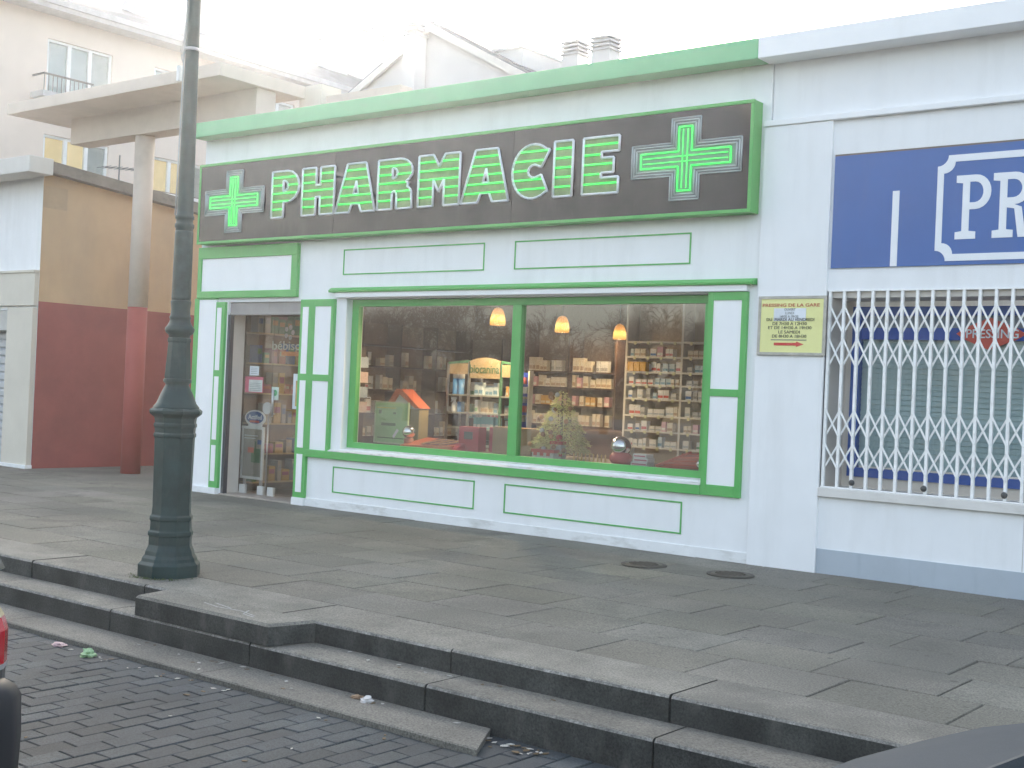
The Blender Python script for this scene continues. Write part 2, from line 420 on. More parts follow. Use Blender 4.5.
# manhole covers
for k, (x, y, lab) in enumerate(((-5.16, -.84, 'round rusty manhole cover in the pavement below the shop window'),
                                 (-4.47, -.73, 'round rusty manhole cover nearest the white pilaster'))):
    t = thing('manhole_cover', lab, 'manhole cover', (x, y, .003), 'manhole covers in the pavement')
    m = MB().lathe([(.148, -.003), (.148, .005), (.14, .007)], 32)
    for a in range(-3, 4): m.bar((-.12*cos(a*.38), a*.036, .008), (.12*cos(a*.38), a*.036, .008), .012, .005)
    m.build('lid', iron, t, world=False)
    vs = []; n = 32
    m = MB()
    for rr, zz in ((.152, -.003), (.152, .004), (.178, .004), (.178, -.003)):
        vs += [(rr*cos(2*pi*q/n), rr*sin(2*pi*q/n), zz) for q in range(n)]
    m.add(vs, [(a*n+q, a*n+(q+1) % n, ((a+1) % 4)*n+(q+1) % n, ((a+1) % 4)*n+q) for a in range(4) for q in range(n)])
    m.build('rim', M('rim_iron', (.06, .055, .045), .8, .2), t, world=False)

# ================================================================== PHARMACY
ph = thing('pharmacy_building', 'white single storey shop with green trim and a lit shop window', 'shop', (-8.2, 3, 0))
def part(mb, name, mats, parent=ph, bevel=0.): return mb.build(name, mats, parent, True, bevel)
T = .25
m = MB()
m.box(-11.80, -11.28, 0, T, -.31, 4.03); m.box(-11.28, -10.05, 0, T, 2.16, 4.03); m.box(-10.05, -9.40, 0, T, -.31, 4.03)
m.box(-9.40, -5.15, 0, T, -.31, .628); m.box(-9.40, -5.15, 0, T, 2.175, 4.03); m.box(-5.15, -4.665, 0, T, -.31, 4.03)
part(m, 'front_wall', white_wall)
m = MB(); m.box(-11.80, -11.60, T, 8, -.31, 4.03); part(m, 'side_wall', ochre_wall)
m = MB(); m.box(-11.60, -4.9, 7.8, 8, -.31, 4.03); part(m, 'rear_wall', white_wall)
m = MB(); m.box(-11.80, -4.705, -.20, .30, 4.02, 4.185); part(m, 'cornice', [green_cornice], bevel=.006)
m = MB(); m.box(-11.78, -4.71, .30, 8.0, 4.03, 4.15); part(m, 'roof', coping_dark)
# base strip
m = MB(); m.box(-9.88, -4.706, -.010, .01, -.05, .082); part(m, 'base_strip', plinth_white, bevel=.003)
# thin green panel mouldings
for (x0, x1, z0, z1) in ((-9.47, -7.58, 2.425, 2.690), (-7.22, -5.35, 2.425, 2.690), (-9.49, -7.58, .168, .439), (-7.22, -5.33, .168, .439)):
    m = MB(); frame_strip(m, x0, x1, z0, z1, .013, -.006, .01); part(m, 'panel_moulding', MATS['green_paint'])
# header box over the door
m = MB(); m.box(-11.80, -10.13, -.045, .01, 2.655, 2.785); m.box(-11.80, -10.13, -.045, .01, 2.205, 2.283)
m.box(-11.80, -11.735, -.045, .01, 2.283, 2.655); m.box(-10.222, -10.13, -.045, .01, 2.283, 2.655)
hf = part(m, 'header_frame', green, bevel=.004)
m = MB(); m.box(-11.735, -10.222, -.03, .008, 2.283, 2.655); part(m, 'header_panel', white_paint, hf)
# corner pilaster left of the door
m = MB(); m.box(-11.84, -11.765, -.035, .12, .066, 2.203); m.box(-11.455, -11.30, -.035, .01, .066, 2.16)
m.box(-11.765, -11.455, -.0345, .01, 2.19, 2.203)
cp = part(m, 'corner_frame', green, bevel=.003)
m = MB(); m.box(-11.765, -11.455, -.025, .008, .066, 2.19); part(m, 'corner_panel', white_paint, cp)
for z0, z1 in ((1.39, 2.095), (.607, 1.32), (.14, .545)):
    m = MB(); m.box(-11.425, -11.352, -.040, .0, z0, z1); part(m, 'inset_panel', white_paint, cp)
m = MB(); m.box(-11.845, -11.31, -.055, .01, -.04, .066); part(m, 'pilaster_plinth', plinth_white, bevel=.004)
# right door post and window-side panels
m = MB()
m.box(-10.055, -9.88, -.035, .01, .076, 2.175); m.box(-9.88, -9.835, -.0345, .01, .515, 2.175); m.box(-9.59, -9.545, -.035, .01, .515, 2.175)
m.box(-9.835, -9.59, -.0345, .01, 2.10, 2.175); m.box(-9.835, -9.59, -.0345, .01, 1.317, 1.385); m.box(-9.835, -9.59, -.0345, .01, .515, .595)
dp = part(m, 'door_post_frame', green, bevel=.003)
for z0, z1 in ((1.387, 2.095), (.605, 1.317), (.135, .537)):
    m = MB(); m.box(-10.012, -9.925, -.040, .0, z0, z1); part(m, 'inset_panel', white_paint, dp)
for z0, z1 in ((1.385, 2.10), (.595, 1.317)):
    m = MB(); m.box(-9.835, -9.59, -.025, .008, z0, z1); part(m, 'inset_panel', white_paint, dp)
m = MB(); m.box(-10.06, -9.875, -.05, .01, -.04, .076); part(m, 'pilaster_plinth', plinth_white, bevel=.004)
# panels right of the window
m = MB()
m.box(-5.15, -5.10, -.035, .24, .515, 2.185); m.box(-4.84, -4.79, -.035, .01, .515, 2.185)
m.box(-5.10, -4.84, -.0345, .01, 2.117, 2.185); m.box(-5.10, -4.84, -.0345, .01, 1.33, 1.39); m.box(-5.10, -4.84, -.0345, .01, .515, .605)
wp = part(m, 'window_side_frame', green, bevel=.003)
for z0, z1 in ((1.39, 2.117), (.605, 1.33)):
    m = MB(); m.box(-5.10, -4.84, -.025, .008, z0, z1); part(m, 'inset_panel', white_paint, wp)
# awning rail above the window
m = MB(); m.prism([(-.075, 2.24), (.01, 2.24), (.01, 2.295), (-.04, 2.29), (-.08, 2.262)], -9.60, -4.725, 'yz')
ar = part(m, 'awning_rail', green, bevel=.003)
m = MB(); m.box(-9.52, -4.79, -.055, .01, 2.187, 2.2395); part(m, 'awning_box', white_paint, ar, bevel=.004)
# shop window
m = MB()
m.box(-9.398, -9.305, .085, .15, .632, 2.173); m.box(-9.305, -5.152, .085, .15, 2.105, 2.173); m.box(-9.305, -5.152, .085, .15, .632, .70)
m.box(-7.278, -7.172, .08, .155, .70, 2.105); m.box(-5.24, -5.152, .085, .15, .70, 2.105)
wf = part(m, 'window_frame', green, bevel=.004)
for a, b in ((-9.305, -7.278), (-7.172, -5.24)):
    m = MB(); m.box(a, b, .116, .122, .70, 2.105); part(m, 'window_pane', glass_win, wf)
m = MB(); m.prism([(.0, .512), (-.045, .515), (-.045, .592), (.0, .592)], -9.88, -5.15, 'yz'); sl = part(m, 'window_sill', green, bevel=.004)
m = MB(); m.prism([(-.046, .593), (.0, .593), (.083, .627), (.083, .641), (-.046, .601)], -9.54, -5.152, 'yz'); part(m, 'sill_ledge', worn_sill, sl)
# door recess
m = MB(); m.box(-11.278, -10.052, .03, .22, 2.025, 2.159); m.box(-11.278, -10.052, .02, .035, 2.018, 2.04); part(m, 'shutter_box', grey_box, bevel=.004)
m = MB(); m.box(-11.279, -11.235, .0, .055, .012, 2.02); part(m, 'shutter_guide', dark_guide)
m = MB(); m.box(-11.279, -11.272, .056, .246, .012, 2.02); part(m, 'door_jamb', cream_jamb)
m = MB(); m.box(-11.279, -10.051, -.03, .5, -.06, .012); part(m, 'threshold', thresh, bevel=.004)
dr = thing('glass_door', '', ''); del dr['label']; del dr['category']; del dr['kind']; dr.parent = ph; dr.location = Vector((-10.66, .25, .012))-ph.location
m = MB(); m.box(-11.272, -10.79, .256, .266, .03, 2.02); part(m, 'door_pane', glass_win, dr)
m = MB(); m.box(-10.782, -10.056, .246, .256, .03, 2.02); part(m, 'door_pane', glass_win, dr)
MATS['steel']
for x0 in (-11.25, -10.94, -10.77):
    m = MB(); m.box(x0, x0+.10, .236, .272, .013, .11); part(m, 'patch_fitting', M('fitting_grey', (.5, .5, .48), .5), dr, bevel=.003)
m = MB(); m.tube([(-10.72, .22, .9), (-10.72, .22, 1.2)], .012); m.bar((-10.72, .22, .93), (-10.72, .25, .93), .015, .015); m.bar((-10.72, .22, 1.17), (-10.72, .25, 1.17), .015, .015)
part(m, 'door_handle', steel, dr)
# door lettering and stickers
lettering('door_lettering', 'bébisol', -10.83, -10.33, 1.645, 1.745, .276, M('lettering_pale', (.55, .53, .46), .6), dr, .002, .01)
m = MB(); m.box(-10.67, -10.33, .272, .275, 1.580, 1.628); part(m, 'orange_stripe', M('orange', (.65, .20, .04), .5), dr)
fl = []
for k in range(5):
    a = 2*pi*k/5; fl.append(ellipse(-10.56+.06*cos(a), 1.84+.06*sin(a), .028, .028, n=10))
link('flower_emblem', add_mat(flat_mesh('flower_emblem', fl, .002), MATS['lettering_pale']), dr); bpy.data.objects['flower_emblem'].location.y += .276
m = MB(); m.box(-11.16, -11.005, .246, .250, 1.35, 1.455)
for q in range(4): m.box(-11.14, -11.03, .2445, .247, 1.37+q*.02, 1.374+q*.02, 1)
part(m, 'paper_notice', [M('paper', (.70, .74, .76), .7, .05), grey_text], dr)
m = MB(); m.box(-11.235, -10.93, .250, .2525, 1.155, 1.335); part(m, 'pink_notice', M('pink_paper', (.55, .16, .20), .7), dr)
m = MB(); m.box(-11.165, -10.94, .2465, .250, 1.165, 1.30)
for q in range(5): m.box(-11.15, -10.96, .245, .247, 1.18+q*.02, 1.184+q*.02, 1)
part(m, 'paper_notice', [M('paper2', (.56, .58, .54), .7, .12, 20), grey_text], dr)
m = MB(); m.box(-10.765, -10.655, .240, .245, 1.085, 1.23, 0); m.prism([(-10.71+.035*cos(a*pi/8), 1.165+.035*sin(a*pi/8)) for a in range(16)], .238, .2405, 'xz', 1)
part(m, 'green_sticker', [M('sticker_pale', (.55, .66, .58), .6), M('sticker_green', (.08, .36, .14), .6)], dr)
m = MB(); m.box(-10.42, -10.28, .239, .245, 1.0, 1.385, 0); m.box(-10.375, -10.30, .2375, .2395, 1.03, 1.31, 1)
part(m, 'side_poster', [M('poster_pale', (.62, .66, .70), .6), M('poster_gold', (.42, .30, .08), .6, .3, 20)], dr)
# the interior shell
m = MB(); m.box(-11.599, -4.9, .26, 7.79, -.2, .0); part(m, 'shop_floor', floor_in)
m = MB(); m.box(-11.599, -4.9, .26, 7.79, 2.62, 2.7); part(m, 'shop_ceiling', ceil_in)
m = MB(); m.box(-11.599, -4.9, 4.6, 4.75, .001, 2.619); m.box(-11.599, -11.50, .26, 4.6, .001, 2.619); m.box(-5.0, -4.9, .26, 4.6, .001, 2.619); part(m, 'interior_wall', wall_brown)
m = MB(); m.box(-9.50, -5.02, .255, 1.05, .60, .682); m.box(-9.50, -5.02, 1.0, 1.04, .001, .60); m.box(-9.50, -9.46, .27, 1.0, .001, .60)
part(m, 'display_platform', wood_dark, bevel=.004)

# ------------------------------------------------------------------ the big sign
sg = thing('pharmacy_sign', 'long dark sign with PHARMACIE in green neon letters between two crosses', 'shop sign', (-8.22, -.08, 2.81))
X0, X1, Z0, Z1, YF = -11.70, -4.742, 2.811, 3.708, -.15
m = MB(); m.box(X0, X1, -.130, -.0008, Z0, Z1); bx = m.build('sign_case', green, sg)
m = MB(); frame_strip(m, X0-.004, X1+.004, Z0-.004, Z1+.004, .03, YF-.004, -.128); m.build('sign_frame', green, sg, bevel=.004)
for a, b in ((X0+.027, -9.502), (-9.498, -7.172), (-7.168, X1-.027)):
    m = MB(); m.box(a, b, -.146, -.1305, Z0+.027, Z1-.027); m.build('face_panel', sign_face, sg)
def clip_rows(loops, zs):
    segs = []
    for z in zs:
        xs = []
        for lp in loops:
            for p, q in zip(lp, lp[1:]+lp[:1]):
                if (p[1] > z) != (q[1] > z): xs.append(p[0]+(z-p[1])/(q[1]-p[1])*(q[0]-p[0]))
        xs.sort()
        segs += [(xs[k], xs[k+1], z) for k in range(0, len(xs)-1, 2)]
    return segs
def arc(cx, cz, rx, rz, a0, a1, n=8): return ellipse(cx, cz, rx, rz, R(a0), R(a1), n)
GL = {
 'P': [[(0, 0), (0, 1)]+arc(.58, .665, .42, .335, 90, -90)+[(.44, .33), (.44, 0)], [(.42, .56), (.42, .79)]+arc(.46, .675, .13, .115, 90, -90, 6)],
 'H': [[(0, 0), (0, 1), (.43, 1), (.43, .63), (.57, .63), (.57, 1), (1, 1), (1, 0), (.57, 0), (.57, .38), (.43, .38), (.43, 0)]],
 'A': [[(0, 0), (.285, 1), (.755, 1), (1, 0), (.665, 0), (.60, .17), (.42, .17), (.355, 0)], [(.455, .37), (.575, .37), (.52, .64)]],
 'R': [[(0, 0), (0, 1)]+arc(.62, .75, .38, .25, 90, -58)+[(.89, .49)]+arc(.72, .30, .26, .16, 60, 0, 4)+[(1, 0), (.56, 0), (.555, .24)]+arc(.48, .26, .07, .10, 30, 150, 4)+[(.42, 0)], [(.42, .62), (.42, .82)]+arc(.47, .72, .09, .10, 90, -90, 5)],
 'M': [[(0, 0), (0, 1), (.36, 1), (.5, .77), (.64, 1), (1, 1), (1, 0), (.63, 0), (.63, .52), (.5, .27), (.37, .52), (.37, 0)]],
 'C': [[(1, .88)]+arc(.56, .5, .56, .5, 52, 308, 22)+[(.97, .12), (.79, .43)]+arc(.60, .5, .17, .12, 310, 50, 8)[::1]+[(.79, .57)]],
 'I': [[(0, 0), (0, 1), (1, 1), (1, 0)]],
 'E': [[(0, 0), (0, 1), (1, 1), (1, .735), (.52, .735), (.52, .625), (.86, .625), (.86, .365), (.52, .365), (.52, .275), (1, .275), (1, 0)]]}
word = [('P', -10.442, -10.02), ('H', -9.967, -9.488), ('A', -9.462, -8.90), ('R', -8.863, -8.40), ('M', -8.318, -7.795),
        ('A', -7.769, -7.198), ('C', -7.161, -6.742), ('I', -6.690, -6.488), ('E', -6.376, -6.002)]
ZA, ZB = 3.043, 3.535
rows_z = [3.47, 3.385, 3.30, 3.215, 3.13]
for ch_, a, b in word:
    L = [[(a+(b-a)*p[0], ZA+(ZB-ZA)*p[1]) for p in lp] for lp in GL[ch_]]
    if ch_ == 'C':
        fixed = []
        for p in L[0]:
            if not fixed or (abs(p[0]-fixed[-1][0])+abs(p[1]-fixed[-1][1])) > .004: fixed.append(p)
        L[0] = fixed
    me = flat_mesh('letter', L, .006); add_mat(me, letter_fill)
    lo = link('letter', me, sg); lo.location.y += -.150
    mo = MB()
    for lp in L:
        for p, q in zip(lp, lp[1:]+lp[:1]):
            mo.tube([(p[0], -.163, p[1]), (q[0], -.163, q[1])], .0115, 5, smooth=True)
            mo.bar((p[0], -.157, p[1]), (q[0], -.157, q[1]), .006, .02, up=(0, 1, 0))
    mo.build('outline', letter_white, lo)
    mn = MB()
    for xa, xb, z in clip_rows(L, rows_z):
        if xb-xa > .05: mn.tube([(xa+.018, -.168, z), (xb-.018, -.168, z)], .0074, 6)
    mn.build('neon_tube', neon, lo)
def cross_loop(cx, cz, ax, az, w):
    return [(cx-w, cz-az), (cx+w, cz-az), (cx+w, cz-w), (cx+ax, cz-w), (cx+ax, cz+w), (cx+w, cz+w), (cx+w, cz+az), (cx-w, cz+az), (cx-w, cz+w), (cx-ax, cz+w), (cx-ax, cz-w), (cx-w, cz-w)]
for cx, cz, wx in ((-11.072, 3.262, .495), (-5.350, 3.282, .520)):
    me = flat_mesh('cross', [cross_loop(cx, cz, wx, .340, .138)], .006); add_mat(me, cross_plate)
    lo = link('cross', me, sg); lo.location.y += -.151
    def tl(mb, lp, r, y):
        for p, q in zip(lp, lp[1:]+lp[:1]): mb.tube([(p[0], y, p[1]), (q[0], y, q[1])], r, 6)
    mo = MB()
    for d_, r_ in ((0.0, .006), (.022, .007), (.046, .007)): tl(mo, cross_loop(cx, cz, wx-d_, .340-d_, .138-d_), r_, -.160)
    mo.build('unlit_tube', tube_off, lo)
    mn = MB(); tl(mn, cross_loop(cx, cz, wx-.095, .265, .062), .0062, -.168)
    mn.tube([(cx-.022, -.168, cz-.245), (cx-.022, -.168, cz+.245)], .0045, 6); mn.tube([(cx+.022, -.168, cz-.245), (cx+.022, -.168, cz+.245)], .0045, 6)
    mn.tube([(cx-wx+.12, -.168, cz+.022), (cx+wx-.12, -.168, cz+.022)], .0045, 6); mn.tube([(cx-wx+.12, -.168, cz-.022), (cx+wx-.12, -.168, cz-.022)], .0045, 6)
    mn.build('neon_tube', neon, lo)

# ================================================================== DRY CLEANER
dc = thing('dry_cleaner_building', 'white shop with blue sign panel and folding grille beside the pharmacy', 'shop', (0, 3, 0))
GX1 = -1.30
m = MB()
m.box(-4.66, 6, .022, T, 3.53, 4.03); m.box(-4.66, -4.12, 0, T, -.31, 3.53); m.box(-4.12, GX1, 0, T, 2.187, 3.53)
m.box(-4.12, GX1, 0, T, -.31, .60); m.box(GX1, 6, 0, T, -.31, 3.53)
part(m, 'front_wall', white_wall, dc)
m = MB(); m.box(-4.66, 6, .3, 8, 4.03, 4.15); part(m, 'roof', coping_dark, dc)
m = MB(); m.box(-4.85, -4.67, T, 8, -.31, 4.03); part(m, 'party_wall', white_wall, dc)
m = MB(); m.box(-4.703, 6, -.20, .30, 4.018, 4.188); part(m, 'cornice', white_paint, dc, bevel=.006)
m = MB(); m.box(-4.705, -4.12, -.03, .02, -.05, 3.503); part(m, 'pilaster', white_wall, dc, bevel=.004)
m = MB(); m.box(-4.705, 6, -.045, .03, 3.505, 3.552); part(m, 'ledge', white_paint, dc, bevel=.005)
m = MB(); m.box(-4.118, 6, -.012, .01, -.05, .186); part(m, 'plinth', plinth_grey, dc)
m = MB(); m.box(-4.118, GX1, -.04, .27, .59, .662); part(m, 'window_sill', M('sill_cream', (.66, .64, .61), .7, .06, 6, dirt=(.42, .38, .33), dirt_amt=.5, stretch=(3, 8, 8)), dc, bevel=.006)
for xx in (-2.59, 1.2):
    m = MB(); m.box(xx, xx+.006, -.001, .003, .19, .59); part(m, 'wall_joint', M('joint_grey', (.5, .5, .5), .8), dc)  # thin grey joint line in the wall
# window behind the grille
m = MB(); m.box(-4.119, -4.10, .03, .40, .662, 2.18); m.box(GX1-.019, GX1-.001, .03, .40, .662, 2.18); m.box(-4.10, GX1-.019, .03, .40, 2.13, 2.186)
m.box(-4.10, -4.05, .36, .42, .662, 2.13); m.box(-4.05, GX1, .36, .42, .662, .745)
w2 = part(m, 'shop_window', cream_jamb, dc)
m = MB(); frame_strip(m, -4.05, GX1, .745, 2.085, .07, .34, .41); part(m, 'window_frame', blue_frame, w2)
m = MB(); m.box(-3.98, GX1-.07, .375, .381, .815, 2.015); part(m, 'window_pane', glass_mat('pane_soft', (.94, .95, .95), .7), w2)
m = MB()
for q in range(25):
    z = .83+q*.041
    m.add([(-3.98, .392, z), (GX1-.07, .392, z), (GX1-.07, .404, z+.0385), (-3.98, .404, z+.0385)], [(0, 1, 2, 3)])
    m.box(-3.98, GX1-.07, .398, .412, z+.036, z+.041)
part(m, 'roller_blind', blind_mat, w2)
m = MB(); m.box(-3.98, GX1-.07, .408, .42, 1.84, 2.02); part(m, 'transom_panel', M('transom', (.22, .28, .36), .5), w2)
m = MB(); m.box(-3.98, GX1-.07, .352, .3585, 1.828, 1.92); bnd = part(m, 'sign_band', blue_band, w2)
dm = [(-3.215, 1.918), (-3.08, 1.955), (-2.99, 2.0), (-2.90, 1.955), (-2.765, 1.918), (-2.765, 1.835), (-2.90, 1.798), (-2.99, 1.755), (-3.08, 1.798), (-3.215, 1.835)]
dm = [(-3.23, 1.877), (-3.17, 1.92), (-2.985, 2.0), (-2.79, 1.92), (-2.72, 1.877), (-2.79, 1.835), (-2.985, 1.757), (-3.17, 1.835)]
o = link('emblem_panel', add_mat(flat_mesh('emblem_panel', [dm], .005), red_diamond), w2); o.location.y += .348
lettering('window_lettering', 'PRESSING', -3.155, -2.775, 1.845, 1.912, .343, sign_white, w2, .003, .012)

# blue shop sign
bs = thing('blue_sign', 'flat blue sign panel with white serif lettering above the folding grille', 'shop sign', (-2.2, -.01, 2.355))
m = MB(); m.box(-4.098, .9, -.014, -.0008, 2.356, 3.222); m.build('sign_board', blue_sign, bs)
m = MB(); m.box(-4.098, .9, -.013, -.0008, 3.2225, 3.236); m.build('top_edge', M('edge_dark_brown', (.16, .13, .1), .8), bs)  # dark brown strip along the top of the board
m = MB(); m.box(-3.626, -3.574, -.017, -.0145, 2.358, 2.925); m.build('white_bar', sign_white, bs)
def plaque(x0, x1, z0, z1, n):
    q = n; A = []
    def notch(cx, cz, a0, a1): return [(cx+q*cos(R(a0+(a1-a0)*i/6)), cz+q*sin(R(a0+(a1-a0)*i/6))) for i in range(7)]
    A += notch(x0, z1, 270, 360); A += notch(x1, z1, 180, 270); A += notch(x1, z0, 90, 180); A += notch(x0, z0, 0, 90)
    return A
bo = plaque(-3.292, .40, 2.386, 3.160, .078); bi = plaque(-3.245, .353, 2.436, 3.110, .082)
o = link('white_border', add_mat(flat_mesh('white_border', [bo, bi], .003), sign_white), bs); o.location.y += -.0165
zA, zB = 2.542, 3.006
def slab_letters():
    out = []
    def rect(x0, x1, z0, z1): return [(x0, z0), (x0, z1), (x1, z1), (x1, z0)]
    H = zB-zA
    P = lambda x: [[(x, zA), (x, zA+.052), (x+.047, zA+.058), (x+.047, zB-.058), (x, zB-.052), (x, zB)]+[(x+.14+.11*cos(R(t)), zB-.125+.125*sin(R(t))) for t in range(90, -91, -15)]+[(x+.098, zB-.25), (x+.098, zA+.058), (x+.148, zA+.052), (x+.148, zA)],
                   [(x+.098, zB-.05)]+[(x+.135+.06*cos(R(t)), zB-.125+.075*sin(R(t))) for t in range(90, -91, -20)]+[(x+.098, zB-.2)]]
    out.append(P(-3.15))
    x = -2.886
    out.append([[(x, zA), (x, zA+.052), (x+.047, zA+.058), (x+.047, zB-.058), (x, zB-.052), (x, zB)]+[(x+.15+.11*cos(R(t)), zB-.115+.115*sin(R(t))) for t in range(90, -91, -15)]+
                [(x+.20, zB-.25), (x+.225, zA+.06), (x+.275, zA+.052), (x+.275, zA), (x+.18, zA), (x+.15, zB-.26), (x+.098, zB-.25), (x+.098, zA+.058), (x+.145, zA+.052), (x+.145, zA)],
                [(x+.098, zB-.05)]+[(x+.14+.06*cos(R(t)), zB-.115+.065*sin(R(t))) for t in range(90, -91, -20)]+[(x+.098, zB-.18)]])
    return out
for L in slab_letters():
    o = link('letter', add_mat(flat_mesh('letter', L, .004), sign_white), bs); o.location.y += -.0165
for k, chx in enumerate('ESSING'):
    lettering('letter', chx, -2.56+k*.45 if chx != 'I' else -2.56+k*.45+.08, -2.56+k*.45+(.32 if chx != 'I' else .19), zA, zB, -.0165, sign_white, bs, .004, .02)

# yellow notice on the pilaster
yn = thing('yellow_notice', 'yellow opening hours notice with red arrow on the white pilaster', 'notice board', (-4.39, -.035, 1.676))
m = MB(); m.box(-4.672, -4.112, -.044, -.0305, 1.685, 2.135); m.build('board', yellow_board, yn)
m = MB(); frame_strip(m, -4.682, -4.104, 1.674, 2.143, .024, -.050, -.0302); m.build('frame', old_frame, yn, bevel=.003)
lettering('heading', 'PRESSING DE LA GARE', -4.645, -4.16, 2.058, 2.083, -.046, red_text, yn, .002, .006)
m = MB(); m.box(-4.545, -4.272, -.0475, -.0445, 1.945, 2.046); m.build('pasted_label', M('label_white', (.66, .70, .74), .6), yn)
for s_, a, b, z, mt in (('OUVERT', -4.455, -4.36, 2.036, grey_text), ('LUNDI', -4.445, -4.372, 2.008, grey_text), ('14H30 A 19H30', -4.49, -4.335, 1.981, grey_text)):
    lettering('text_line', s_, a, b, z-.010, z+.010, -.049, mt, yn, .001)
for s_, a, b, z in (('DU  MARDI AU VENDREDI', -4.605, -4.20, 1.957), ('DE 7H30 A 12H30', -4.553, -4.262, 1.925), ('ET DE 14H30 A 19H30', -4.59, -4.222, 1.893), ('LE SAMEDI', -4.50, -4.318, 1.859), ('DE 8H30 A 18H30', -4.553, -4.262, 1.826)):
    lettering('text_line', s_, a, b, z-.012, z+.012, -.049 if z > 1.94 else -.046, black_text, yn, .002)
m = MB(); m.box(-4.563, -4.26, -.046, -.044, 1.793, 1.800); m.build('underline', grey_text, yn)
o = link('arrow', add_mat(flat_mesh('arrow', [[(-4.535, 1.752), (-4.535, 1.774), (-4.345, 1.774), (-4.345, 1.784), (-4.282, 1.763), (-4.345, 1.742), (-4.345, 1.752)]], .002), M('arrow_red', (.55, .06, .05), .6)), yn); o.location.y += -.0455

# folding grille
gr = thing('folding_grille', 'white folding lattice security grille closed across the shop window', 'security grille', (-2.7, .0, .66))
bx_ = [-4.096+.1143*k for k in range(25)]
for x in bx_:
    m = MB()
    m.box(x-.0105, x+.0105, -.008, -.004, .672, 2.176)
    for dx in (-.0105, .0075): m.box(x+dx, x+dx+.003, -.0039, .018, .6725, 2.1755)
    m.build('bar', grille_paint, gr)
for z1, z0 in ((2.08, 1.863), (1.827, 1.605), (1.276, 1.064), (1.016, .816)):
    m = MB()
    for a, b in zip(bx_[:-1], bx_[1:]):
        m.bar((a, -.012, z1), (b, -.012, z0), .004, .014); m.bar((b, .022, z1), (a, .022, z0), .004, .014)
    m.build('lattice', grille_paint, gr)
m = MB(); m.box(-4.115, GX1-.005, -.004, .022, .6625, .671); m.build('bottom_rail', grille_paint, gr)
m = MB(); m.box(-4.115, GX1-.005, -.008, .026, 2.1765, 2.186); m.build('top_rail', grille_paint, gr)
for x in (-3.854, -3.30, -2.724, -2.15):
    m = MB(); m.lathe([(.02, 0), (.024, .008), (.02, .016)], 14); me_ = m.build('guide_roller', dark_metal, gr, world=False)
    me_.data.transform(Matrix.Rotation(R(90), 4, 'X')); me_.location = Vector((x, -.01, .715))-gr.location

# ================================================================== LEFT SIDE: garage, alley wall, canopy, far buildings
ga = thing('garage_building', 'low white flat roofed building with grey roller shutter at far left', 'building', (-20, 3, 0))
m = MB(); m.box(-26, -15.305, .1, 6, 2.62, 3.95); m.box(-15.935, -15.305, .1, 6, -.31, 2.62); m.box(-26, -18.4, .1, 6, -.31, 2.62); m.box(-18.4, -15.935, .1, 6, 2.1, 2.62); part(m, 'wall', white_wall, ga)
m = MB(); m.box(-26, -15.0, -.30, .05, 3.86, 4.075); part(m, 'front_coping', coping_light, ga, bevel=.01)
m = MB(); m.box(-26, -15.31, .04, .098, 2.16, 2.60); m.box(-26, -15.30, .02, .098, 2.60, 2.63); part(m, 'lintel_band', cream, ga)
m = MB(); m.box(-15.93, -15.31, .03, .098, .04, 2.13); part(m, 'pier_facing', cream, ga)
m = MB(); m.box(-15.98, -15.28, .0, .098, -.05, .04); part(m, 'pier_foot', plinth_white, ga)
m = MB(); m.box(-18.4, -15.94, .12, .4, 1.83, 2.099); part(m, 'shutter_box', M('shutter_box', (.45, .45, .43), .5), ga)
m = MB()
z = .01
while z < 1.82:
    m.prism([(.30, z), (.275, z+.02), (.275, z+.08), (.30, z+.105), (.32, z+.05)], -18.39, -15.945, 'yz'); z += .113
m.box(-18.39, -15.945, .305, .325, .0, 1.85)
part(m, 'roller_shutter', M('shutter_slats', (.42, .44, .46), .45, .06, 2), ga)
m = MB(); m.box(-26, -15.51, .052, 6, 3.951, 4.0); part(m, 'roof', coping_dark, ga)

aw = thing('alley_wall', 'ochre side wall with dark red lower half and weathered sloping coping', 'wall', (-15.3, 3, 0))
def topz(y): return 3.925-.085*(y-.1)
YW = 9.0
m = MB(); m.box(-15.304, -15.20, .102, YW, -.31, 2.218)
m.build('red_dado', red_wall, aw).location.x += -.10
m = MB(); m.add([(-15.304, .102, 2.2182), (-15.304, YW, 2.2182), (-15.304, YW, topz(YW)), (-15.304, .102, topz(.1)), (-15.20, .102, 2.2182), (-15.20, YW, 2.2182), (-15.20, YW, topz(YW)), (-15.20, .102, topz(.1))],
      [(0, 1, 2, 3), (4, 7, 6, 5), (0, 4, 5, 1), (1, 5, 6, 2), (2, 6, 7, 3), (3, 7, 4, 0)])
m.build('ochre_wall_face', ochre_wall, aw).location.x += -.10
m = MB(); a, b = topz(.05), topz(YW)
m.add([(-15.5, .052, a), (-15.5, YW, b), (-15.5, YW, b+.15), (-15.5, .052, a+.15), (-15.15, .052, a), (-15.15, YW, b), (-15.15, YW, b+.15), (-15.15, .052, a+.15)],
      [(0, 1, 2, 3), (4, 7, 6, 5), (0, 4, 5, 1), (1, 5, 6, 2), (2, 6, 7, 3), (3, 7, 4, 0)])
m.build('wall_coping', coping_dark, aw)

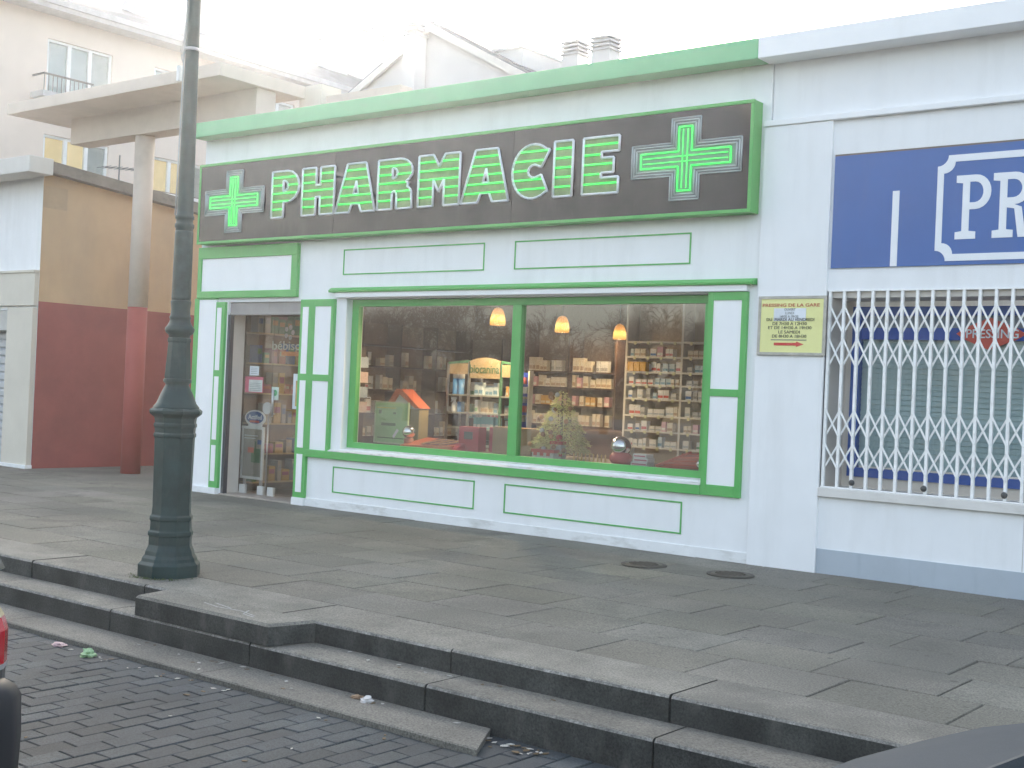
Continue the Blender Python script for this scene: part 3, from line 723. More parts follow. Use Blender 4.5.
m = MB(); m.box(-15.302, -15.297, .10, .46, 3.47, 3.76); m.build('repair_patch', M('patch_render', (.42, .31, .20), .85, .1, 4), aw)
cn = thing('concrete_canopy', 'flat cream concrete canopy on a round column over the alley', 'canopy', (-14.2, .9, 0))
m = MB(); m.box(-16.30, -11.74, .10, 1.42, 4.80, 4.955); m.build('slab', canopy_mat, cn, bevel=.008)
m = MB(); m.box(-15.7, -11.82, .72, 1.02, 4.45, 4.80); m.build('beam', canopy_mat, cn)
m = MB(); m.lathe([(.127, 2.19), (.127, 4.46)], 28, (-14.2, .87)); cl_ = m.build('column', canopy_mat, cn)
m = MB(); m.lathe([(.1275, -.01), (.1275, 2.19)], 28, (-14.2, .87)); m.build('red_column_base', M('column_red', (.36, .085, .072), .75, .06, 3, bump=.15), cl_)
m = MB(); m.box(-11.84, -11.45, 1.42, 1.75, 4.152, 4.955); m.build('rear_pier', cream, cn)
m = MB(); m.box(-11.45, -10.2, 1.5, 1.7, 4.55, 4.82); m.build('rear_beam', canopy_mat, cn)

ap = thing('apartment_building', 'beige apartment block with white windows and slate roof beyond the garage', 'apartment block', (-30, 20, 0))
XA = -28.0
wins = []
for y0 in (7.75, 10.84, 13.9, 17.2, 20.5, 24.0):
    for zt in (9.38, 7.05, 4.7): wins.append((y0, y0+1.82, zt-1.38, zt))
m = MB()
ys = sorted({2.0, 44.0, *[w[0] for w in wins], *[w[1] for w in wins]}); zs = sorted({-.31, 9.95, *[w[2] for w in wins], *[w[3] for w in wins]})
for a, b in zip(ys[:-1], ys[1:]):
    for c_, d_ in zip(zs[:-1], zs[1:]):
        if any(abs(a-w[0]) < 1e-6 and abs(c_-w[2]) < 1e-6 for w in wins): continue
        m.box(XA-.3, XA, a, b, c_, d_)
m.box(-36, XA-.3, 2.0, 2.3, -.31, 9.95); m.box(-36, XA-.3, 43.7, 44, -.31, 9.95); m.box(-36, -35.7, 2.3, 43.7, -.31, 9.95)
part(m, 'wall', apt_wall, ap)
m = MB(); m.box(XA-.3, XA+.55, 1.4, 44.5, 9.95, 10.06); m.box(XA+.45, XA+.60, 1.4, 44.5, 10.06, 10.20); part(m, 'eave', M('eave_grey', (.42, .42, .43), .7), ap)
m = MB()
rz = 12.35; xr = -32.0
m.add([(XA+.6, 1.4, 10.1), (XA+.6, 44.5, 10.1), (xr, 44.5, rz+.3), (xr, 6.0, rz-.35), (-36.6, 1.4, 10.1), (-36.6, 44.5, 10.1)], [(0, 1, 2, 3), (0, 3, 4), (4, 3, 2, 5), (1, 5, 2), (0, 4, 5, 1)])
part(m, 'roof', slate, ap)
for k, (y0, y1, z0, z1) in enumerate(wins):
    m = MB()
    for a, b in ((y0, y0+.07), (y0+.58, y0+.68), (y0+1.16, y0+1.26), (y1-.07, y1)): m.box(XA-.14, XA-.05, a, b, z0, z1)
    m.box(XA-.139, XA-.051, y0, y1, z0, z0+.06); m.box(XA-.139, XA-.051, y0, y1, z1-.06, z1)
    wn = part(m, 'window', win_white, ap)
    m = MB(); m.box(XA-.11, XA-.10, y0+.07, y1-.07, z0+.06, z1-.06); part(m, 'pane', glass_far, wn)
    m = MB(); m.box(XA-.135, XA-.118, y0+.06, y0+1.2, z0+.05, z1-.05)
    part(m, 'pane_backing', curtain_b if z1 > 9 else reflected_glow, wn)  # lower storeys: glowing yellow sheet stands in for the sunlit reflection
    m = MB(); m.box(XA-.135, XA-.118, y0+1.25, y1-.06, z0+.05, z1-.05); part(m, 'dark_shutter' if False else 'side_curtain', M('curtain_white', (.7, .7, .68), .8), wn)
m = MB(); m.box(XA, XA+.55, 7.35, 8.75, 7.85, 7.98)
bl = part(m, 'balcony_slab', M('eave_grey', (.42, .42, .43)), ap)
m = MB()
for q in range(12): m.tube([(XA+.5, 7.4+q*.115, 7.98), (XA+.5, 7.4+q*.115, 8.38)], .012, 5)
m.box(XA+.48, XA+.52, 7.38, 8.72, 8.37, 8.41); m.box(XA, XA+.48, 7.38, 7.41, 8.37, 8.41)
part(m, 'railing', M('railing_metal', (.12, .11, .10), .6), bl)
def chimney(parent, x0, x1, y0, y1, z0, z1, name='chimney', mat=None):
    m = MB(); m.box(x0, x1, y0, y1, z0, z1-.38)
    c = part(m, name, mat or house_grey, parent)
    m = MB()
    for q in range(3): m.box(x0-.03, x1+.03, y0-.03, y1+.03, z1-.38+q*.13, z1-.38+q*.13+.06)
    m.box(x0+.05, x1-.05, y0+.05, y1-.05, z1-.38, z1-.02)
    part(m, 'chimney_cap', MATS['eave_grey'], c)
chimney(ap, -30.1, -29.5, 11.2, 11.9, 10.7, 13.0); chimney(ap, -30.2, -29.5, 13.35, 14.3, 10.7, 13.4)
chimney(ap, -30.0, -29.5, 18.4, 19.25, 10.8, 12.6); chimney(ap, -30.1, -29.5, 19.75, 20.85, 10.8, 13.1)
m = MB(); m.box(-31.9, -30.9, 17.9, 20.0, 11.6, 12.08); m.box(-31.95, -30.85, 17.85, 20.05, 12.08, 12.16); part(m, 'roof_hatch', house_grey, ap)
m = MB(); m.box(XA, XA+.04, 10.5, 10.72, 8.55, 8.85); part(m, 'vent_grille', MATS['eave_grey'], ap)

gh = thing('gable_house', 'pale grey gabled house behind the pharmacy roof', 'house', (-21, 20, 0))
m = MB(); ap_x, ap_z, gy = -21.1, 10.22, 14.0; sl_ = .52; hw = 4.6
prof = [(ap_x-hw, -.31), (ap_x-hw, ap_z-hw*sl_), (ap_x, ap_z), (ap_x+hw, ap_z-hw*sl_), (ap_x+hw, -.31)]
m.prism(prof, gy, gy+14, 'xz'); part(m, 'wall', house_grey, gh)
m = MB()
for s_ in (-1, 1):
    a, b = (ap_x, ap_z+.03), (ap_x+s_*(hw+.4), ap_z+.03-(hw+.4)*sl_)
    m.prism([a, b, (b[0], b[1]+.14), (a[0], a[1]+.14)], gy-.08, gy+14.2, 'xz')
part(m, 'roof', slate, gh)
m = MB()
for s_ in (-1, 1):
    a, b = (ap_x, ap_z-.12), (ap_x+s_*(hw+.42), ap_z-.12-(hw+.42)*sl_)
    m.prism([a, b, (b[0], b[1]+.20), (a[0], a[1]+.20)], gy-.16, gy-.085, 'xz')
part(m, 'verge_board', coping_light, gh)
chimney(gh, -21.66, -21.25, 13.55, 13.95, 5.0, 10.35, 'chimney_stack')
m = MB(); m.box(-19.3, -18.4, 14.2, 15.9, 9.0, 9.42); m.box(-19.35, -18.35, 14.15, 15.95, 9.42, 9.48); part(m, 'roof_hatch', house_grey, gh)

for x0, x1, lab in ((-10.50, -10.19, 'left of two pale slatted roof vents on the pharmacy roof'), (-10.0, -9.66, 'right of two pale slatted roof vents on the pharmacy roof')):
    t = thing('roof_vent', lab, 'roof vent', ((x0+x1)/2, 5.15, 4.15), 'roof vents on the pharmacy roof')
    m = MB(); m.box(x0+.02, x1-.02, 5.02, 5.28, 4.151, 6.02); m.build('shaft', house_grey, t)
    m = MB()
    for q in range(4): m.box(x0, x1, 5.0, 5.3, 6.02+q*.055, 6.05+q*.055)
    m.box(x0+.04, x1-.04, 5.04, 5.26, 6.021, 6.22); m.build('vent_cap', MATS['eave_grey'], t)

an = thing('tv_antenna', 'thin rooftop television antenna above the ochre alley wall', 'antenna', (-20, 4.45, 4.0))
m = MB(); m.tube([(-20, 4.45, 3.9), (-20, 4.45, 5.3)], .015, 6); m.build('mast', dark_metal, an)
m = MB(); m.tube([(-20, 4.1, 5.03), (-20, 4.9, 5.10)], .010, 5)
for q in range(7): m.tube([(-20.22, 4.13+q*.12, 5.035+q*.010), (-19.78, 4.13+q*.12, 5.035+q*.010)], .006, 4)
m.build('boom', dark_metal, an)

# ================================================================== STREET LAMP
lp = thing('street_lamp', 'dark green cast iron street lamp post standing at the pavement edge', 'street lamp', (-6.83, -4.02, 0))
B8 = [(.205, -.01), (.205, .075), (.185, .095), (.18, .115), (.165, .135), (.16, .16), (.148, .185), (.142, .20), (.142, .255), (.15, .265), (.15, .285), (.138, .295),
      (.136, .355), (.143, .365), (.143, .385), (.131, .395), (.127, .45), (.133, .90), (.141, .905), (.141, .925), (.134, .93), (.136, .965), (.143, .97), (.143, .99), (.136, .995), (.14, 1.03), (.172, 1.055), (.176, 1.075), (.16, 1.09)]
m = MB(); m.lathe(B8, 8, smooth=False, ang=R(22.5)); m.build('base', lamp_paint, lp, world=False, bevel=.006)
N2 = [(.15, 1.085), (.148, 1.10), (.128, 1.125), (.115, 1.16), (.10, 1.195), (.085, 1.225), (.075, 1.245), (.080, 1.255), (.091, 1.262), (.091, 1.28), (.084, 1.285)]
m = MB(); m.lathe(N2, 24); m.build('bell_collar', lamp_paint, lp, world=False)
m = MB(); m.lathe([(.084, 1.28), (.088, 1.30), (.086, 1.32), (.073, 1.52), (.078, 1.53), (.078, 1.55), (.07, 1.555)], 10, smooth=False); m.build('vase', lamp_paint, lp, world=False, bevel=.004)
N3 = [(.068, 1.55), (.07, 1.57), (.088, 1.585), (.095, 1.60), (.095, 1.615), (.08, 1.635), (.068, 1.66), (.066, 1.675), (.07, 1.68), (.07, 1.69), (.064, 1.70), (.062, 1.74), (.066, 1.775), (.067, 1.79), (.063, 1.80)]
m = MB(); m.lathe(N3, 24); m.build('ring_collar', lamp_paint, lp, world=False)
m = MB(); m.lathe([(.0625, 1.795), (.0605, 2.0), (.057, 2.27), (.063, 2.28), (.063, 2.30), (.056, 2.305), (.055, 2.33), (.062, 2.335), (.062, 2.352), (.055, 2.36), (.053, 2.42), (.0515, 2.6), (.044, 3.4), (.041, 4.1), (.04, 4.4)], 24); pol = m.build('pole', lamp_paint, lp, world=False)
m = MB(); m.box(-.012, .012, -.125, -.02, 1.0, 1.0)
m = MB(); m.lathe([(.0622, 1.80), (.0635, 1.82), (.062, 2.0), (.0600, 2.24), (.0585, 2.255)], 24); m.build('cast_ornament', M('lamp_relief', (.019, .043, .041), .45, .3, 14, bump=1.0, bscale=26, spec=.35), lp, world=False)
m = MB()
pts = [(-.075, -.045, 1.0+.001)]
pts = [(-.062, -.03, 2.36), (-.060, -.028, 2.6), (-.056, -.026, 3.0), (-.054, -.025, 3.3), (-.058, -.02, 3.45), (-.06, -.01, 3.7), (-.055, -.01, 4.3)]
m.tube(pts, .006, 6); m.tube([(-.05, -.025, 3.35), (-.08, -.02, 3.40), (-.10, -.02, 3.46), (-.07, -.02, 3.52), (-.05, -.02, 3.47), (-.075, -.02, 3.41), (-.06, -.02, 3.6)], .005, 5)
m.build('cable', cable_mat, lp, world=False)
m = MB(); m.box(-.105, -.075, -.04, -.01, 3.25, 3.35); m.build('junction_box', win_white, lp, world=False)
m = MB(); m.lathe([(.047, 3.44), (.052, 3.442), (.052, 3.458), (.047, 3.46)], 20); m.build('clamp_band', cable_mat, lp, world=False)
m = MB(); m.lathe([(.04, 4.38), (.07, 4.42), (.06, 4.46), (.09, 4.50), (.10, 4.52), (.03, 4.53)], 12); m.build('lantern_seat', lamp_paint, lp, world=False)
m = MB(); m.lathe([(.09, 4.53), (.15, 4.88), (.148, 4.88)], 6, smooth=False); m.build('lantern_glass', M('lantern_glass', (.55, .55, .5), .25, .05), lp, world=False)
m = MB(); m.lathe([(.17, 4.88), (.17, 4.90), (.09, 5.02), (.04, 5.06), (.025, 5.12), (.012, 5.16)], 6, smooth=False); m.build('lantern_roof', lamp_paint, lp, world=False)

# ================================================================== SHOP INTERIOR
def solo(mb, name, mats, label, cat, group=None, bevel=0.):
    o = mb.build(name, mats, None, True, bevel); centre(o); return tag(o, label, cat, group)
lamp_shade = emit_mat('lamp_shade_glow', (1.0, .50, .13), .36)
_nt = lamp_shade.node_tree; _e = next(n for n in _nt.nodes if n.type == 'EMISSION')
_tc = _nt.nodes.new('ShaderNodeTexCoord'); _sx = _nt.nodes.new('ShaderNodeSeparateXYZ'); _nt.links.new(_tc.outputs['Object'], _sx.inputs[0])
_cr = _nt.nodes.new('ShaderNodeValToRGB'); _nt.links.new(ramp(_nt, _sx.outputs[2], 0., .18), _cr.inputs[0])     # glass lit by the bulb inside, hottest at bulb height
for _p, _c in ((.40, (.52, .30, .07, 1)), (.65, (.24, .095, .016, 1))):
    _k = _cr.color_ramp.elements.new(_p); _k.color = _c
_cr.color_ramp.elements[-1].color = (.10, .04, .01, 1); _cr.color_ramp.elements[0].color = (.24, .10, .02, 1)
_nt.links.new(_cr.outputs[0], _e.inputs[0]); _e.inputs[1].default_value = 1.0; bulb = emit_mat('bulb_glow', (1.0, .78, .38), 2.0)
for k, (x, y, lab) in enumerate(((-8.08, .86, 'lit amber pendant lamp in the left window, nearest the front'), (-8.088, 2.0, 'lit amber pendant lamp just right of the window mullion'), (-8.2, 3.32, 'lit amber pendant lamp beside the tall medicine shelves'))):
    t = thing('pendant_lamp', lab, 'lamp', (x, y, 1.965), 'amber pendant lamps in the shop')
    m = MB(); pr = [(.078, 0), (.08, .03), (.074, .08), (.062, .13), (.045, .165), (.02, .18)]
    n = 20; vs = [(r_*cos(2*pi*q/n), r_*sin(2*pi*q/n), z_) for r_, z_ in pr for q in range(n)]
    m.add(vs, [(i_*n+q, i_*n+(q+1) % n, (i_+1)*n+(q+1) % n, (i_+1)*n+q) for i_ in range(len(pr)-1) for q in range(n)], 0, True)
    m.build('lamp_shade', lamp_shade, t, world=False)
    m = MB(); m.sphere((0, 0, .075), .030, 12, 8); m.build('bulb', bulb, t, world=False)
    m = MB(); m.tube([(0, 0, .178), (0, 0, .655)], .005, 6); m.build('cord', dark_metal, t, world=False)
    ld = bpy.data.lights.new('pendant_light', 'POINT'); ld.energy = (19, 22, 6)[k]; ld.color = (1, .72, .42); ld.shadow_soft_size = .024
    lo = bpy.data.objects.new('light', ld); col.objects.link(lo); lo.parent = t; lo.location = (0, 0, .012)

# medicine shelves
ms = thing('medicine_shelves', 'tall open shelving filled with small medicine boxes at the back', 'shelving', (-6.57, 2.1, 0))
m = MB(); m.box(-7.26, -5.88, 2.225, 2.245, .05, 2.45); m.build('back_panel', shelf_back, ms)
for x in (-7.24, -6.568, -5.90):
    m = MB(); m.box(x-.012, x+.012, 2.0, 2.22, .0, 2.45); m.build('upright', shelf_white, ms)
SZ = [1.878, 1.722, 1.565, 1.430, 1.285, 1.110, .950, .785, .60, .40]
for z in SZ:
    for a, b in ((-7.228, -6.58), (-6.556, -5.912)):
        m = MB(); m.box(a, b, 2.0, 2.22, z-.018, z)
        for q in range(4):
            xx = a+.08+q*.16; m.box(xx, xx+.03, 1.995, 2.0, z-.035, z-.002, 1)
        m.build('shelf', [shelf_white, M('price_tag', (.7, .66, .4), .6)], ms)
boxcols = [('white', (.74, .73, .69), (.45, .50, .52)), ('cream', (.66, .60, .48), (.40, .30, .22)), ('white_pink', (.72, .70, .68), (.50, .16, .20)), ('pale_blue', (.50, .60, .66), (.15, .30, .42)), ('white_green', (.72, .73, .70), (.18, .36, .22)), ('grey', (.52, .52, .50), (.3, .3, .3)), ('white_blue', (.74, .74, .74), (.08, .20, .50)), ('white_red', (.74, .72, .70), (.55, .08, .06)), ('teal', (.20, .42, .42), (.6, .62, .6)), ('ochre', (.50, .30, .08), (.6, .55, .4)), ('pink', (.62, .36, .40), (.7, .66, .62))]
protos = []
for nm, c1, c2 in boxcols:
    m = MB(); m.box(-.5, .5, -.5, .5, 0, 1); m.box(-.46, .46, -.51, -.499, .12, .40, 1)
    me = bpy.data.meshes.new('medicine_box'); o = m.build('medicine_box', [M('box_'+nm, c1, .6, .04), M('boxlabel_'+nm, c2, .6, .1)]); protos.append(o.data); bpy.data.objects.remove(o); bpy.data.meshes.remove(me)
def packs(xa, xb, z, y, hmin, hmax, wmin, wmax, label, group, cat='box', name='medicine_box', fill=.85, seed=0, choose=None, depth=.07):
    r_ = random.Random(seed*77+int(z*1000)); x = xa+r_.uniform(0, .03)
    while x < xb-wmin:
        run = r_.choice((1, 1, 2, 3)); w = r_.uniform(wmin, wmax); h = r_.uniform(hmin, hmax); me = protos[r_.choice(choose or (0, 0, 0, 1, 2, 3, 4, 5, 6, 7, 6, 7, 10))]
        for _ in range(run):
            if x+w > xb: break
            o = bpy.data.objects.new(name, me); col.objects.link(o)
            o.scale = (w*.94, depth, h); o.location = (x+w/2, y+r_.uniform(0, .02)+depth/2, z+.0005); o.rotation_euler = (0, 0, r_.uniform(-.05, .05))
            tag(o, label, cat, group); x += w+.003
        x += r_.uniform(0.004, .05)*(1.6 if r_.random() > fill else .6)
k = 0
for zi, z in enumerate(SZ[1:8]):
    for bi_, (a, b) in enumerate(((-7.215, -6.59), (-6.545, -6.26))):
        k += 1
        packs(a, b, z, 2.02, .05, .105, .04, .075, 'small medicine box standing on the tall pharmacy shelves', 'medicine boxes on the tall shelves', seed=k)
for q in range(4):
    o = bpy.data.objects.new('yellow_box', None); bpy.data.objects.remove(o)
m0 = MB(); m0.box(-.034, .034, -.035, .035, 0, .098); yb = m0.build('yellow_carton', M('box_yellow', (.72, .40, .03), .6, .05))
for q in range(3):
    o = yb if q == 0 else yb.copy()
    if q: col.objects.link(o)
    o.location = (-7.16+q*.075, 2.0-.0, 1.5655); tag(o, 'orange yellow carton in a row of three on the medicine shelves', 'box', 'yellow cartons on the shelf')

# dark back shelves with bottles
bsf = thing('back_shelves', 'dark back wall shelves holding cream coloured bottles and packs', 'shelving', (-9.0, 3.7, 0))
m = MB(); m.box(-9.75, -8.35, 3.80, 3.83, .0, 2.1); m.build('back_panel', M('shelf_back_dark', (.16, .11, .07), .6), bsf)
for x in (-9.75, -9.05, -8.36):
    m = MB(); m.box(x-.012, x+.012, 3.5, 3.80, .0, 2.1); m.build('upright', wood_dark, bsf)
for z in (1.573, 1.379, 1.155, .91, .62):
    m = MB(); m.box(-9.737, -8.373, 3.5, 3.80, z-.02, z); m.build('shelf', wood_dark, bsf)
for zi, z in enumerate((1.573, 1.379, 1.155, .91)):
    for a, b in ((-9.70, -9.08), (-9.02, -8.40)):
        packs(a, b, z, 3.53, .10, .17, .05, .085, 'cream cosmetic pack standing on the dark back shelves', 'packs on the dark back shelves', 'pack', 'cosmetic_pack', .6, 40+zi, (1, 1, 1, 9, 5, 1, 10), .07)
bsg = thing('left_back_shelves', 'dim wooden shelves of packs against the rear left wall', 'shelving', (-11.0, 4.3, 0))
m = MB(); m.box(-11.45, -9.95, 4.50, 4.53, .0, 2.0); m.build('back_panel', MATS['shelf_back_dark'], bsg)
for x in (-11.45, -10.7, -9.96):
    m = MB(); m.box(x-.012, x+.012, 4.25, 4.50, 0, 2.0); m.build('upright', wood_dark, bsg)
for z in (1.5, 1.2, .9, .6, .3):
    m = MB(); m.box(-11.437, -9.973, 4.25, 4.50, z-.02, z); m.build('shelf', wood_dark, bsg)
for zi, z in enumerate((1.5, 1.2, .9)):
    for a, b in ((-11.40, -10.73), (-10.67, -10.0)):
        packs(a, b, z, 4.27, .10, .2, .05, .10, 'dim pack on the rear left shelves', 'packs on the rear left shelves', 'pack', 'cosmetic_pack', .6, 60+zi, (1, 5, 3, 4, 2, 9, 8), .08)

# display stand with name board
bd = thing('display_stand', 'wooden topped display stand with name board in the left window', 'display stand', (-8.5, 1.25, 0))
hb = [(-8.72, 1.42), (-8.72, 1.60), (-8.62, 1.63), (-8.50, 1.645), (-8.38, 1.63), (-8.28, 1.60), (-8.28, 1.42)]
o = link('name_board', add_mat(flat_mesh('name_board', [hb], .02), M('board_tan', (.40, .31, .17), .5, .06)), bd); o.location.y += 1.21
lettering('board_lettering', 'biocanina', -8.705, -8.30, 1.475, 1.565, 1.197, M('lettering_green', (.05, .13, .06), .5), o, .003, .01)
for i_, (a, b) in enumerate((((-9.02, 1.575), (-8.72, 1.60)), ((-8.28, 1.60), (-8.06, 1.575)))):
    m = MB(); m.bar((a[0], 1.21, a[1]), (b[0], 1.21, b[1]), .02, .025); m.build('arch_rail', M('stand_green', (.08, .22, .12), .5), bd)
m = MB(); m.box(-9.0, -8.735, 1.205, 1.22, 1.46, 1.575); m.box(-8.265, -8.07, 1.205, 1.22, 1.44, 1.57); m.build('side_board', wood_light, bd)
for x in (-9.02, -8.72, -8.28, -8.06):
    m = MB(); m.box(x-.012, x+.012, 1.20, 1.225, 0, 1.60 if abs(x+8.5) < .3 else 1.58); m.box(x-.01, x+.01, 1.42, 1.44, 0, 1.5); m.build('post', steel if x < -8.5 else MATS['stand_green'], bd)
for z in (1.24, 1.05, .88, .70):
    m = MB(); m.box(-9.03, -8.05, 1.20, 1.46, z-.015, z); m.build('shelf', M('shelf_pale', (.40, .40, .34), .4), bd)
for zi, z in enumerate((1.24, 1.05, .88)):
    packs(-8.69, -8.31, z, 1.24, .09, .14, .035, .06, 'small pet care pack on the display stand shelves', 'packs on the display stand', 'pack', 'care_pack', .8, 80+zi, (4, 3, 8, 8, 1, 6), .06)
    packs(-8.26, -8.08, z, 1.24, .07, .12, .03, .05, 'small pet care pack on the display stand shelves', 'packs on the display stand', 'pack', 'care_pack', .8, 90+zi, (5, 2, 9, 7), .06)
for q, x in enumerate((-8.965, -8.885)):
    t = thing('blue_canister', ('left' if q == 0 else 'right')+' of two tall blue spray canisters on the display stand', 'canister', (x, 1.28, 1.2405), 'blue canisters on the display stand')
    m = MB(); m.lathe([(.033, 0), (.034, .005), (.034, .17)], 16); m.build('can', M('can_blue', (.10, .30, .62), .35, .06), t, world=False)
    m = MB(); m.lathe([(.034, .1705), (.034, .22), (.03, .228)], 16); m.build('lid', win_white, t, world=False)
t = thing('spray_bottle', 'white trigger spray bottle on the lower shelf of the display stand', 'bottle', (-8.97, 1.28, 1.0505))
m = MB(); m.lathe([(.032, 0), (.034, .01), (.034, .08), (.014, .11), (.014, .13)], 14); m.build('bottle_body', win_white, t, world=False)
m = MB(); m.box(-.045, .02, -.012, .012, .1305, .158); m.bar((-.03, 0, .132), (-.05, 0, .10), .012, .010); m.build('trigger', win_white, t, world=False)
m = MB(); m.box(-8.905, -8.855, 1.25, 1.31, 1.0505, 1.16); solo(m, 'blue_pack', M('can_blue', (.1, .3, .62)), 'blue and white pack next to the white trigger spray bottle', 'pack')

# blue vertical display strip right of the mullion
t = thing('blue_display_rack', 'narrow blue counter rack of packets behind the window mullion', 'display rack', (-8.1, 1.4, 0))
m = MB(); m.box(-8.18, -8.055, 1.43, 1.45, .0, 1.50); m.build('back_board', M('rack_blue', (.02, .06, .42), .4), t)
m = MB(); m.box(-8.052, -8.035, 1.38, 1.45, .0, 1.52); m.build('side_rail', shelf_white, t)
for q in range(5):
    m = MB(); m.box(-8.165, -8.10+.02*(q % 2), 1.395, 1.4295, .98+q*.1, 1.05+q*.1); m.build('packet', [boxm for boxm in [M('packet_%d' % (q % 3), [(.6, .62, .66), (.45, .1, .1), (.3, .36, .55)][q % 3], .5)]], t)
m = MB(); m.box(-8.5, -7.4, 2.5, 3.0, .0, .86); m.box(-8.55, -7.35, 2.45, 3.05, .8605, .90); solo(m, 'shop_counter', wood_dark, 'dark wooden shop counter behind the window display', 'counter')

# pilaster rack of packs at the left window edge
t = thing('wall_rack', 'slim rack of pinkish packs against the left window edge', 'display rack', (-9.62, .5, .68))
m = MB(); m.box(-9.72, -9.70, .40, .62, .683, 1.70); m.build('back_board', wood_dark, t)
for q in range(4):
    z = 1.0+q*.16
    m = MB(); m.box(-9.6995, -9.59, .42, .60, z-.012, z); m.build('rack_shelf', wood_dark, t)
    m = MB(); m.box(-9.68, -9.595, .44, .56, z+.001, z+.115); m.build('pack', M('pack_pink%d' % (q % 2), [(.62, .46, .42), (.42, .50, .58)][q % 2], .6, .1), t)

# window display objects
t = thing('poster_stand', 'pale green poster board standing in the left window corner', 'poster board', (-9.26, .6, .6825))
m = MB(); m.box(-9.5, -9.02, .595, .61, .684, 1.125); m.build('board', M('poster_green', (.30, .56, .27), .5, .12, 3), t)
m = MB(); frame_strip(m, -9.505, -9.015, .6835, 1.13, .014, .588, .612); m.build('edge', M('poster_edge', (.42, .55, .36), .5), t)
m = MB(); m.box(-9.40, -9.19, .591, .5955, .875, .905); m.box(-9.44, -9.40, .591, .5955, 1.0, 1.04); m.box(-9.23, -9.19, .591, .5955, 1.0, 1.02); m.box(-9.47, -9.20, .591, .5955, 1.06, 1.068, 1); m.box(-9.45, -9.07, .591, .5955, .74, .75)
m.add([(-9.23, .590, .765), (-9.205, .590, .745), (-9.14, .590, .83), (-9.165, .590, .85)], [(0, 1, 2, 3)], 2)
m.build('poster_print', [M('print_dark', (.07, .16, .07), .6), M('print_yellow', (.6, .5, .1), .6), MATS['paper']], t)
t = thing('cardboard_house', 'cardboard house with red gable roof behind the green poster', 'display', (-9.2, .83, .6825))
m = MB(); m.box(-9.47, -9.05, .80, .95, .6835, 1.06); m.build('house_front', M('house_yellow', (.30, .24, .09), .6), t)
m = MB(); m.prism([(-9.53, 1.07), (-9.38, 1.27), (-9.30, 1.27), (-9.03, 1.07), (-9.10, 1.07), (-9.34, 1.22), (-9.46, 1.07)], .78, .96, 'xz'); m.build('roof', M('roof_red', (.58, .13, .05), .6), t)
m = MB(); m.prism([(-9.455, 1.0605), (-9.34, 1.215), (-9.11, 1.0605)], .80, .95, 'xz'); m.build('gable', M('gable_white', (.6, .6, .58), .6), t)
for x, y, r_, lab in ((-8.835, .42, .068, 'silver mirrored ball beside the green poster board'), (-6.205, .38, .0, '')):
    if r_:
        m = MB(); m.sphere((x, y, .683+r_+.08), r_, 24, 16); m.lathe([(.05, .683), (.05, .765)], 14, (x, y), 1); solo(m, 'mirror_ball', [mirror, M('ball_stand', (.30, .10, .05), .5)], lab, 'ornament')
t = thing('glass_ornament', 'silver ball ornament on a round red base by the right window', 'ornament', (-6.205, .38, .6825))
m = MB(); m.lathe([(.07, .0), (.10, .03), (.10, .075), (.08, .10), (.05, .105)], 20); m.build('red_base', M('base_red', (.45, .04, .04), .4), t, world=False)
m = MB(); m.sphere((0, 0, .16), .095, 24, 16); m.build('silver_ball', mirror, t, world=False)
t = thing('red_sledge', 'open orange red sledge lying flat in the left window', 'sledge', (-8.5, .45, .6825))
m = MB()
m.add([(-8.86, .32, .70), (-8.20, .32, .72), (-8.12, .62, .77), (-8.76, .62, .78), (-8.86, .32, .684), (-8.20, .32, .684), (-8.12, .62, .684), (-8.76, .62, .684)], [(0, 1, 2, 3), (4, 7, 6, 5), (0, 4, 5, 1), (1, 5, 6, 2), (2, 6, 7, 3), (3, 7, 4, 0)])
m.build('tray', M('sledge_red', (.50, .13, .05), .45, .1), t)
m = MB(); m.add([(-8.62, .34, .716), (-8.24, .34, .727), (-8.18, .58, .769), (-8.56, .58, .776)], [(0, 1, 2, 3)]); m.build('dark_lining', M('lining', (.10, .035, .03), .6, .3, 30), t).location.z += .003
m = MB()
for q in range(3): m.bar((-8.60+q*.12, .36, .728), (-8.46+q*.12, .56, .778), .018, .012)
m.build('slats', M('slat_tan', (.45, .28, .15), .6), t)
t = thing('red_box', 'upright red gift box with dark label left of the mullion', 'box', (-8.08, .5, .6825))
m = MB(); m.box(-8.21, -7.955, .48, .60, .684, .925); m.build('carton', M('gift_red', (.42, .035, .06), .5), t)
m = MB(); m.box(-8.14, -8.03, .476, .481, .80, .875); m.build('box_label', M('print_dark2', (.05, .06, .06), .5), t)
m = MB(); m.add([(-8.42, .36, .684), (-8.13, .34, .684), (-8.10, .47, .684), (-8.36, .47, .684), (-8.38, .38, .72), (-8.14, .36, .71), (-8.12, .46, .76), (-8.34, .46, .74)], [(0, 1, 2, 3), (4, 5, 6, 7), (0, 1, 5, 4), (1, 2, 6, 5), (2, 3, 7, 6), (3, 0, 4, 7)]); solo(m, 'red_cloth', M('cloth_red', (.40, .04, .07), .8), 'folded red cloth in front of the red gift box', 'cloth')
m = MB(); m.box(-7.84, -7.36, .56, .78, .684, .935); m.box(-7.84, -7.36, .555, .785, .9355, .94); solo(m, 'cardboard_box', cardboard, 'plain brown cardboard box behind the window mullion', 'box')
m = MB(); m.box(-7.93, -7.86, .62, .7, .684, .93); solo(m, 'red_pack', MATS['gift_red'], 'narrow dark red pack between the gift box and the cardboard box', 'pack')

